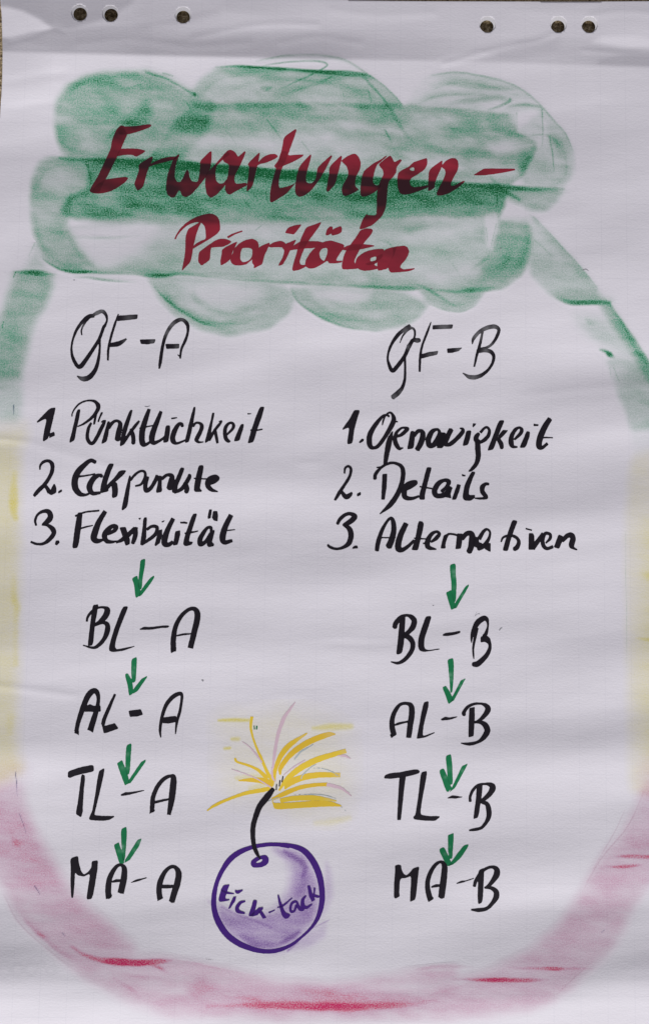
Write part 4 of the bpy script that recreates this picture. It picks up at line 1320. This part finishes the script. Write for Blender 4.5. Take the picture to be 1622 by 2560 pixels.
entry("black list line reading 2. Details", [(LL, """S 148,120,16 155,75,20 185,57,20 208,90,26 190,160,26 140,240,28 95,310,32 62,365,20
S 125,295,30 160,335,44 190,325,40 215,300,20
P 260,310 290,290 298,300 295,320 265,332""")], [(LL, """P 492,128 536,126 530,250 513,360 482,360 484,300
S 425,170,32 430,130,32 480,70,24 540,35,24 600,28,24 660,55,34 680,110,42 670,200,42 630,310,46 560,410,44 470,490,8
S 440,70,10 490,62,14
S 665,275,44 740,245,40 795,205,36 750,200,24 705,235,40 690,290,50 700,340,44 760,350,30 825,330,20
P 893,68 932,68 937,80 905,200 878,310 878,362 826,360 828,310 865,180
S 832,242,12 940,260,12
S 1030,285,30 1070,250,32 1095,200,40 1055,185,30 1000,215,44 965,280,50 985,325,44 1060,315,44 1110,250,40
P 1090,240 1128,250 1110,310 1118,348 1040,335
P 1170,220 1203,228 1190,280 1160,360 1125,362 1125,345
P 1213,128 1247,138 1243,150 1213,148
P 1300,105 1338,110 1310,170 1280,260 1275,320 1335,320 1325,350 1290,372 1235,368 1218,340 1235,230
S 1455,220,22 1430,218,28 1400,245,44 1400,290,42 1430,330,36 1430,345,26 1380,350,20 1330,348,10""")])

entry("black list line reading 3. Alternativen", [(MM, """S 200,185,34 230,130,40 290,80,40 350,68,40 400,98,60 370,140,62 310,180,50 265,195,20
S 265,195,22 320,225,50 350,270,62 355,340,62 330,410,58 270,455,36 190,475,28 120,455,30 90,430,26
P 375,455 400,437 430,437 437,465 372,472""")], [(MM, """S 655,490,48 670,400,54 710,270,44 770,160,32 820,118,34 845,170,54 850,260,62 825,370,70 793,445,74
S 690,343,14 870,345,12
S 990,185,58 935,300,66 905,400,72 905,470,72 950,485,50 1020,440,40 1085,375,30
P 1135,150 1185,158 1197,185 1180,280 1155,380 1130,490 1060,487 1058,475 1095,370
S 1085,350,16 1230,360,14
S 1280,395,24 1340,350,46 1375,300,40 1340,275,30 1280,310,46 1240,390,62 1250,455,52 1340,478,14
S 1190,410,16 1230,412,16
P 1425,320 1460,300 1465,340 1445,420 1450,468 1390,470 1395,440"""), (OO, """S 5,310,34 40,247,24 90,242,20 140,255,22
P 140,235 198,237 195,320 180,400 120,405 125,370
S 195,290,50 240,240,50 290,235,56 305,290,74 290,380,66 272,430,60
S 345,295,60 350,350,70 400,365,50
S 380,290,50 430,210,34 470,190,24 498,230,24 480,300,34 430,370,50 370,400,46
P 430,345 505,340 503,438 440,405
P 740,88 798,98 770,170 720,310 693,427 633,422 660,330 700,200
S 618,325,16 640,280,24 700,258,24 770,270,32 810,320,40 795,380,50 765,405,46
P 920,230 965,235 980,260 980,330 990,410 915,412
S 888,182,16 950,200,14
S 960,390,60 1010,330,50 1075,240,40
S 1105,340,16 1150,290,34 1150,245,34 1100,235,36 1070,300,44 1080,370,44 1120,400,36 1180,380,34
P 1243,245 1290,265 1300,290 1270,350 1250,403 1190,385 1205,350
S 1285,310,46 1340,260,50 1380,255,60 1400,290,62 1385,360,60 1400,390,30 1445,413,12""")])


def role(label, t, letters, mat=m_black):
    g = group("role_label", label)
    for n, (nm, s) in enumerate(letters):
        ink(nm, parse(s, *t), mat, g, lift=0.00014 + 0.00001 * (n % 2), use_chalk=False, base=0.3)


role("thin black pen lettering GF-A at top of left column", (150, 740, 4.36), [
    ("letter", """S 370,215,42 310,228,44 240,290,36 180,380,30 140,490,22 128,590,24 145,680,34 190,760,40 230,765,50 290,690,44 370,570,38 430,470,34 475,350,34 490,325,30
S 240,425,14 238,370,16 270,300,20 340,225,18 400,190,40 460,168,40 500,200,34 515,260,22 490,330,30
S 435,480,26 435,580,24 420,700,34 390,800,44 330,880,54 260,905,52 190,875,10
D 420,185,50,0.8 455,152,40,0.7 255,330,30,0.5 240,905,45,0.45"""),
    ("letter", """S 638,200,12 600,310,24 555,460,26 530,580,26 525,700,20
P 640,215 850,203 845,250 625,275
S 550,535,44 640,520,52 725,470,20
D 760,245,60,0.35 710,490,30,0.3"""),
    ("hyphen", "P 870,475 1045,472 1030,515 950,528 885,522; D 1010,498,30,0.4"),
    ("letter", """S 1085,790,20 1095,720,36 1115,580,34 1150,440,36 1210,330,40 1280,270,44 1340,260,38 1390,310,40 1395,390,26 1370,480,30 1325,580,26 1312,680,18
P 1150,525 1302,523 1300,572 1160,577
S 1285,640,10 1310,660,14
D 1220,310,50,0.6 1170,400,45,0.5 1330,250,40,0.45 1280,555,30,0.4"""),
])
role("thin black pen lettering GF-B at top of right column", (940, 780, 4.36), [
    ("letter", """S 365,150,40 300,195,40 220,270,40 150,390,28 125,500,24 145,590,36 180,640,44 240,580,44 310,480,40 360,370,44 400,310,40 440,310,50 465,310,46
S 258,335,8 290,260,18 340,200,26 390,175,24 420,210,22 410,290,20 340,370,16
S 310,490,28 315,600,24 310,740,30 280,830,40 230,890,54 180,930,50
D 320,205,40,0.6 345,380,25,0.5 445,325,25,0.5 195,935,45,0.6 270,880,35,0.4 390,165,30,0.5"""),
    ("letter", """S 597,110,10 560,210,24 500,370,24 478,500,28 473,650,22
P 615,145 838,137 825,182 612,190
P 485,465 560,440 675,425 665,465 560,490 485,510
D 740,155,70,0.6 650,448,40,0.45 590,470,40,0.3"""),
    ("hyphen", "P 770,400 940,388 900,425 830,445 775,447; D 900,415,35,0.45"),
    ("letter", """S 1162,195,22 1130,350,30 1095,470,28 1068,595,18
S 1045,350,10 1060,290,34 1120,220,38 1200,175,44 1290,160,44 1335,200,36 1290,310,32 1220,380,26 1110,410,30
S 1100,430,40 1180,420,40 1250,435,42 1280,490,36 1260,570,30 1200,650,32 1110,705,44 1020,710,44 940,665,6
D 1100,250,60,0.7 1200,185,60,0.7 1280,175,45,0.6 1230,360,40,0.6 1190,430,40,0.6 1060,725,60,0.7 1000,710,50,0.6"""),
])
T1, T2, T3, T4 = (200, 1390, 4.769), (170, 1640, 4.769), (160, 1850, 4.769), (160, 2060, 4.769)
U1, U2, U3, U4 = (960, 1400, 4.769), (960, 1640, 5.087), (950, 1870, 4.923), (970, 2070, 5.087)
role("black marker lettering BL-A", T1, [
    ("letter", """P 160,585 225,577 205,690 180,820 160,1065 95,1075 110,930 145,650
S 85,778,26 95,730,30 140,670,34 215,620,24 290,615,30 328,645,66 310,710,70 250,780,56 180,820,26
S 180,825,30 270,795,36 328,820,56 328,900,64 290,990,50 230,1060,44 160,1095,30 40,1066,10"""),
    ("letter", "P 510,605 578,600 545,690 480,850 430,1010 420,1085 440,1115 520,1100 660,1073 640,1085 520,1130 390,1147 350,1130 350,1080 400,900"),
    ("hyphen", "P 712,870 770,845 830,850 960,835 1055,828 1068,840 1050,855 960,860 860,878 720,882"),
    ("letter", """S 1115,1130,64 1115,1000,64 1140,850,56 1200,730,48 1280,650,44 1350,628,46 1395,665,66 1400,750,72 1370,880,70 1320,1090,66
P 1080,1100 1150,1090 1150,1125 1088,1160
P 1155,945 1220,925 1330,920 1330,935 1220,948 1155,960""")])
role("heavy black marker lettering AL-A", T2, [
    ("letter", """S 105,915,50 115,830,50 160,680,60 230,500,68 290,425,66 340,425,60 365,500,44 350,620,50 315,740,66 270,880,70
P 72,885 133,890 133,950
P 235,860 320,840 300,917
P 205,600 265,577 305,595 390,595 395,665 195,665"""),
    ("letter", """S 562,460,26 500,600,40 440,740,46 422,810,46
P 400,800 445,835 560,802 605,865 470,915 430,920"""),
    ("hyphen", "P 725,655 870,637 895,700 830,722 740,725"),
    ("letter", """S 1108,970,14 1100,880,32 1120,740,38 1170,590,46 1250,490,50 1330,450,46 1360,480,34 1340,640,34 1300,790,32 1283,930,12
P 1130,735 1290,715 1298,785 1200,805 1130,800""")])
role("black marker lettering TL-A with slanted bar", T3, [
    ("letter", """P 50,375 200,325 355,295 362,375 220,405 130,430 75,453 50,445
P 210,405 257,425 240,600 228,790 228,850 208,925 145,885 150,830 165,770 185,620"""),
    ("letter", "P 415,375 485,335 480,400 435,600 375,850 365,900 480,908 600,907 603,918 540,955 440,965 290,952 340,850 375,650"),
    ("hyphen", "P 675,655 735,622 780,625 960,597 965,605 800,650 690,668"),
    ("letter", """S 1050,850,50 1055,780,56 1065,680,54 1120,550,50 1200,460,46 1280,430,38 1308,455,66 1300,580,80 1280,740,70 1253,885,46
P 1032,840 1085,830 1085,848 1018,882
P 1080,730 1190,705 1260,695 1260,715 1080,762""")])
role("black marker lettering MA-A at foot of left column", T4, [
    ("letter", "P 78,410 172,380 180,470 210,570 240,605 290,575 330,520 332,445 410,433 400,560 345,890 268,903 290,760 315,590 240,628 170,615 135,575 130,700 115,880 90,882 80,700 85,550"),
    ("letter", """S 535,870,70 530,780,70 545,660,64 590,560,52 640,500,40 690,490,36 722,540,62 715,660,76 680,815,76
P 500,850 575,845 573,865 503,898
P 570,685 620,662 680,660 680,690 575,700"""),
    ("hyphen", "P 795,703 860,665 985,637 990,645 870,688"),
    ("letter", """S 1145,885,66 1135,790,66 1150,690,66 1200,580,50 1270,515,40 1330,520,46 1368,590,72 1355,700,76 1320,810,74 1288,920,70
P 1118,880 1182,870 1182,885 1115,922
P 1170,725 1305,728 1310,760 1230,770 1170,768""")])
role("black marker lettering BL-B", U1, [
    ("letter", """P 205,690 255,670 245,800 235,1000 210,1115 140,1130 160,980 180,750
S 125,800,58 140,750,58 200,685,50 270,660,30 330,685,56 358,730,66 340,800,66 290,860,50 220,915,50
S 230,895,50 300,930,60 338,990,60 335,1060,56 290,1140,50 230,1200,44 160,1230,32 80,1215,10"""),
    ("letter", "P 495,675 550,670 560,685 530,790 480,930 475,1030 490,1065 530,1075 665,1057 665,1065 560,1085 470,1097 420,1080 400,1020 410,920 450,800"),
    ("hyphen", "P 695,890 730,870 800,865 905,845 905,870 830,895 740,907 700,905"),
    ("letter", """S 1040,985,10 1040,930,30 1060,850,50 1110,750,66 1180,698,62 1220,710,46 1235,780,22 1215,870,40 1190,910,50
S 1100,820,46 1080,930,34 1060,1050,26 1062,1130,20 1068,1180,8
P 1145,915 1215,895 1265,940 1270,1000 1250,1010 1200,975 1147,985
S 1250,970,36 1258,1040,40 1230,1120,52 1170,1190,60 1110,1240,66 1062,1245,50""")])
role("black marker lettering AL-B", U2, [
    ("letter", """S 122,1000,70 100,900,70 105,790,60 150,680,52 210,615,40 290,605,40 343,640,66 350,740,76 330,880,74 312,1030,66
P 70,1000 155,990 155,1000 92,1045
P 130,870 180,845 300,825 300,845 190,875 130,890"""),
    ("letter", "P 497,595 550,577 565,585 560,650 500,880 488,1000 500,1020 640,970 642,980 510,1040 415,1052 415,1030 440,900"),
    ("hyphen", "P 712,808 775,772 820,785 930,768 930,778 850,808 740,822"),
    ("letter", """P 1080,665 1150,648 1150,780 1135,1020 1070,1035 1070,900
S 1015,745,46 1010,720,46 1060,650,40 1140,612,32 1230,608,28 1295,635,56 1318,680,72 1280,750,60 1220,810,40 1150,850,20
S 1150,840,24 1230,845,50 1290,890,72 1308,960,76 1260,1040,60 1190,1095,36 1080,1120,40 975,1110,10""")])
role("black marker lettering TL-B with double-stroked bar", U3, [
    ("letter", """P 48,360 60,335 130,310 250,300 330,280 460,262 488,290 470,315 320,355 130,380 50,375
P 235,360 315,350 295,500 255,885 210,888 210,800"""),
    ("letter", "P 500,300 580,283 555,430 515,640 490,820 580,840 728,840 730,855 670,900 540,893 420,880 405,852 430,830 465,620"),
    ("hyphen", "P 820,620 885,583 1015,603 1000,610 920,623"),
    ("letter", """P 1185,465 1260,450 1250,560 1230,700 1205,855 1145,878 1150,820 1175,640
S 1105,655,34 1105,600,34 1140,520,36 1200,460,30 1290,443,28 1358,455,56 1383,490,76 1350,560,64 1290,620,50 1235,655,30
S 1235,660,36 1310,690,54 1333,760,64 1335,840,60 1300,920,44 1240,985,36 1160,1005,36 1095,1015,16""")])
role("black marker lettering MA-B at foot of right column", U4, [
    ("letter", "P 85,480 125,468 165,475 168,530 200,590 230,605 270,575 315,515 397,490 380,600 350,910 280,940 275,920 295,605 230,635 150,645 140,820 147,870 90,900 72,880 75,700 88,550"),
    ("letter", """S 532,900,72 505,800,66 500,690,60 535,570,54 600,470,44 670,433,36 713,480,68 710,600,80 690,760,84 675,875,80
P 495,880 572,880 575,905 508,945
P 545,745 605,717 665,718 665,745 545,763"""),
    ("hyphen", "P 860,705 930,670 970,672 1090,637 1085,648 960,690 870,713"),
    ("letter", """P 1145,540 1220,507 1215,600 1200,945 1140,975 1135,850 1140,690
S 1095,740,40 1110,680,44 1160,590,40 1240,520,36 1320,498,36 1373,525,66 1378,590,80 1330,670,60 1270,740,40 1225,762,24
S 1225,762,20 1310,765,44 1368,810,66 1370,880,72 1320,960,50 1250,1025,44 1150,1045,50 1055,1040,20""")])

ARROWS = [
    (T1, """P 722,50 780,32 778,110 760,200 745,300 740,390 715,405 690,350 700,270 715,150
P 620,270 685,232 700,300 720,400 725,465 665,507 650,350
P 835,265 885,235 888,255 850,320 740,465 705,485 710,435
D 730,300,30,0.15"""),
    (T2, """P 760,40 825,10 820,130 810,300 780,320 765,300 755,180
P 680,220 715,205 765,290 780,390 775,450 730,477 715,350
P 880,275 945,240 940,260 830,420 775,450 780,400
D 765,200,30,0.35 735,225,16,0.8 795,140,20,0.3"""),
    (T3, """P 748,65 810,35 800,180 785,400 750,420 735,330 738,170
P 635,280 695,240 750,380 785,500 730,545 690,440
P 920,265 975,235 975,260 800,510 760,525 775,480
D 760,170,25,0.4 700,330,30,0.3 765,330,25,0.25"""),
    (T4, """P 680,65 748,30 752,120 740,300 728,430 700,440 690,280
P 597,250 655,220 690,320 720,420 720,470 665,475
P 880,190 928,175 900,260 790,425 725,465 730,430
D 695,270,26,0.7 700,320,22,0.6 660,320,24,0.35 895,215,30,0.5 840,310,24,0.3"""),
    (U1, """P 783,58 850,40 852,180 862,270 852,490 830,505 800,380 800,270 785,150
P 735,390 795,360 830,470 850,570 797,595
P 965,320 1005,290 1008,310 860,570 830,580 845,510
D 832,140,30,0.55 835,190,24,0.5 830,330,30,0.2 930,420,24,0.35"""),
    (U2, """P 803,50 875,25 885,120 878,300 865,460 840,470 830,320 815,150
P 740,400 782,380 830,450 865,530 875,570 818,612
P 975,310 1035,285 1010,330 885,565 845,590 865,520
D 835,240,30,0.6 840,300,30,0.5 805,400,16,0.5 965,380,20,0.45 1010,305,20,0.5"""),
    (U3, """P 803,100 870,75 885,200 892,440 860,455 830,400 820,250
P 720,280 780,248 815,330 860,455 880,490 835,545 810,530
P 1005,225 1070,195 1065,220 920,490 850,545 880,490
D 850,260,40,0.2 800,360,20,0.35 1010,280,22,0.4"""),
    (U4, """P 757,95 830,65 830,150 812,390 775,395 760,300
P 642,275 708,240 760,350 800,440 830,460 755,490 710,420
P 955,225 1020,208 1015,235 930,370 840,455 755,490 800,435
D 765,330,18,0.6 720,330,24,0.3 780,240,20,0.25"""),
]
for t, s in ARROWS:
    ink("arrow", parse(s, *t), m_green, sheet_root, lift=0.00013, use_chalk=False)

# ------------------------------------------------------------------ the bomb with its burning fuse
bomb = group("bomb_drawing", "round purple bomb with black fuse and yellow sparks, lettered tick-tack")
VV = (500, 2040, 4.239)
WW = (500, 1720, 3.815)


def chalk_sub(name, region, parent, thr=0.012):
    o = chalk_part(name, region, "", thr)
    del o["label"]
    o.parent = parent
    return o


chalk_sub("chalk_shading", V(60, 250, 1450, 250, 1450, 1526, 60, 1526), bomb)
chalk_sub("chalk_glow", Wp(40, 100, 1560, 100, 1560, 1360, 40, 1360), bomb)
ink("outline", parse("S 800,302,40 950,314,44 1090,362,58 1190,470,66 1260,620,66 1290,780,60 1290,920,58 1255,1060,46 1190,1170,32 1080,1280,26 960,1370,34 820,1425,44 680,1435,46 540,1405,54 400,1345,62 280,1250,66 195,1120,66 150,980,56 150,850,52 175,720,44 230,590,48 310,470,56 410,390,54 540,335,44 680,308,40 810,302,40 940,322,40; D 160,700,60,0.0", *VV),
    m_violet, bomb, use_chalk=False)
ink("touch_hole", parse("S 640,440,32 688,444,58 692,482,66 650,516,50 575,522,48 565,492,48 600,460,42 650,437,32", *VV), m_violet, bomb, use_chalk=False)
ink("lettering", parse("""P 250,735 318,725 295,780 265,880 320,885 300,900 205,912 197,880 225,780
S 225,785,14 290,815,22 360,825,10
P 355,860 385,855 375,900 320,980 300,985 325,920
P 370,785 400,790 455,780 452,795 410,825 385,822 372,805
S 478,905,18 430,920,30 395,970,40 405,1010,40 475,1032,16
P 565,890 608,895 595,960 570,1055 520,1065 515,1045 545,970
P 620,975 665,965 670,985 610,1050 560,1065 520,1062
P 620,1010 660,1010 703,1080 665,1087
P 722,1020 795,992 795,1002 735,1033
P 818,840 835,832 855,900 900,1020 960,1045 940,1080 905,1092 870,1060 840,960
S 820,970,10 880,950,20 975,870,10
S 1010,905,26 975,925,26 958,970,26 965,1015,26 1000,1005,22 1020,950,26
P 1015,890 1035,905 1060,960 1110,985 1095,1010 1050,1005 1020,960
S 1120,845,14 1090,890,34 1090,950,44 1130,970,30 1185,935,14
P 1135,740 1165,735 1190,820 1220,890 1185,910 1155,850
P 1205,755 1225,765 1215,830 1270,850 1260,870 1195,860""", *VV), m_violet, bomb, lift=0.00027, use_chalk=False)

SPARKS = ["S 495,278,28 485,380,22 520,520,18 580,660,24 640,800,30 695,890,34",
          "S 335,672,20 355,705,18 450,735,22 550,780,28 640,860,40",
          "S 370,882,12 480,878,36 600,885,54 690,920,56",
          "S 70,1170,10 150,1115,26 300,1050,26 450,1000,34 590,975,40 680,955,36",
          "S 706,890,30 715,790,34 770,650,46 860,540,46 1020,432,14; D 980,460,60,0.3",
          "S 765,825,14 770,760,40 850,650,46 960,560,52 1090,490,52 1220,445,46 1290,440,10; D 1240,440,50,0.35",
          "S 755,975,16 830,870,44 950,770,54 1100,690,56 1250,640,46 1385,602,40; D 1370,600,40,0.3",
          "S 810,962,14 850,910,56 960,860,56 1120,830,52 1330,830,40; D 1320,830,50,0.45",
          "S 690,1062,24 800,1010,42 950,950,38 1100,925,34 1210,920,34",
          "S 770,1075,40 900,1052,46 1100,1050,46 1300,1078,12; D 1250,1060,60,0.35",
          "P 683,1050 700,1100 900,1090 1100,1075 1250,1080 1370,1130 1200,1130 950,1145 710,1162 688,1080"]
for n, s in enumerate(SPARKS):
    ink("spark", [(o_, [(*q[:2], q[2] * 1.04) if o_ == "S" else q for q in p_]) for o_, p_ in parse(s, *WW)], m_yellow, bomb, lift=0.00013 + 0.000004 * n, use_chalk=False, rag=0.7, base=0.25 * (n % 3))
PINKS = ["S 908,135,6 860,200,20 800,290,34 745,440,32 712,620,28 695,760,16", "S 1212,922,30 1330,950,28 1400,995,18 1440,1030,6",
         "S 400,510,6 470,560,10 540,640,14 590,710,10", "S 300,775,6 420,815,8 540,865,10 680,950,10",
         "S 1310,645,8 1380,648,22 1435,675,6", "S 800,830,8 900,750,10 1000,690,10", "S 685,760,10 690,850,18 715,890,10"]
for n, s in enumerate(PINKS):
    ink("spark", parse(s, *WW), m_pinkpencil, bomb, lift=0.000185 + 0.000004 * n, use_chalk=False, rag=1.0, dryall=0.28,
        label="thin pink pastel spark line")
TEALS = ["S 898,685,10 960,610,16 1020,575,12 1080,538,6", "S 965,868,8 980,830,12 1060,755,8 1110,728,5", "S 890,1022,4 1050,1015,7 1180,1022,8 1295,1055,6",
         "S 1060,768,4 1160,768,6 1260,800,8 1315,840,6", "S 650,1085,6 690,1065,8 760,1040,6", "S 1340,1130,4 1395,1180,6"]
for n, s in enumerate(TEALS):
    ink("spark", parse(s, *WW), m_tealpencil, bomb, lift=0.00022 + 0.000004 * n, use_chalk=False, rag=0.6, dryall=0.5, grow=-0.1,
        label="thin teal pastel spark line")
ink("fleck", parse("P 512,365 520,352 525,395 515,398; P 535,360 550,362 545,398 535,398", *WW), m_green, bomb, use_chalk=False)
ink("fuse", parse("S 697,965,40 640,1040,60 570,1130,54 535,1215,52", *WW)
    + parse("S 592,0,54 565,100,54 560,200,50 573,320,46 605,400,36 640,455,12", *VV)
    + parse("""P 725,915 737,918 733,975 722,975
P 757,880 768,880 763,940 750,940
P 788,838 797,845 787,900 776,898""", *WW), m_black, bomb, lift=0.00026, use_chalk=False, base=0.3)
# stray pencil ticks on the sheet
for n, (t, k) in enumerate([("S 1083,672,5 1100,620,5; S 1090,665,4 1110,645,4 1140,645,4", U1), ("S 572,541,5 585,544,7 597,540,5", U1),
                            ("S 1370,840,6 1385,820,10 1405,805,5", U1), ("S 505,1700,3 508,1702,4", (0, 0, 1.0)),
                            ("S 185,700,2.4 187,700.4,2.4", (0, 0, 1.0)), ("S 1455,675,1.6 1464,673,1.8 1470,678,1.2", (0, 0, 1.0)),
                            ("S 362,1016.5,1.3 369,1016.8,1.8 376,1014.6,1.2", (0, 0, 1.0)), ("S 1076,721,3 1079,722,3", (0, 0, 1.0)),
                            ("S 1250,620,2.4 1252,621,2.4", (0, 0, 1.0)), ("S 365,457,2.6 367,458,2.6", (0, 0, 1.0))]):
    ink("pencil_tick", parse(t, *k), m_pencil, sheet_root, use_chalk=False, grow=0.1, dryall=0.3 if n < 3 else 0.1)
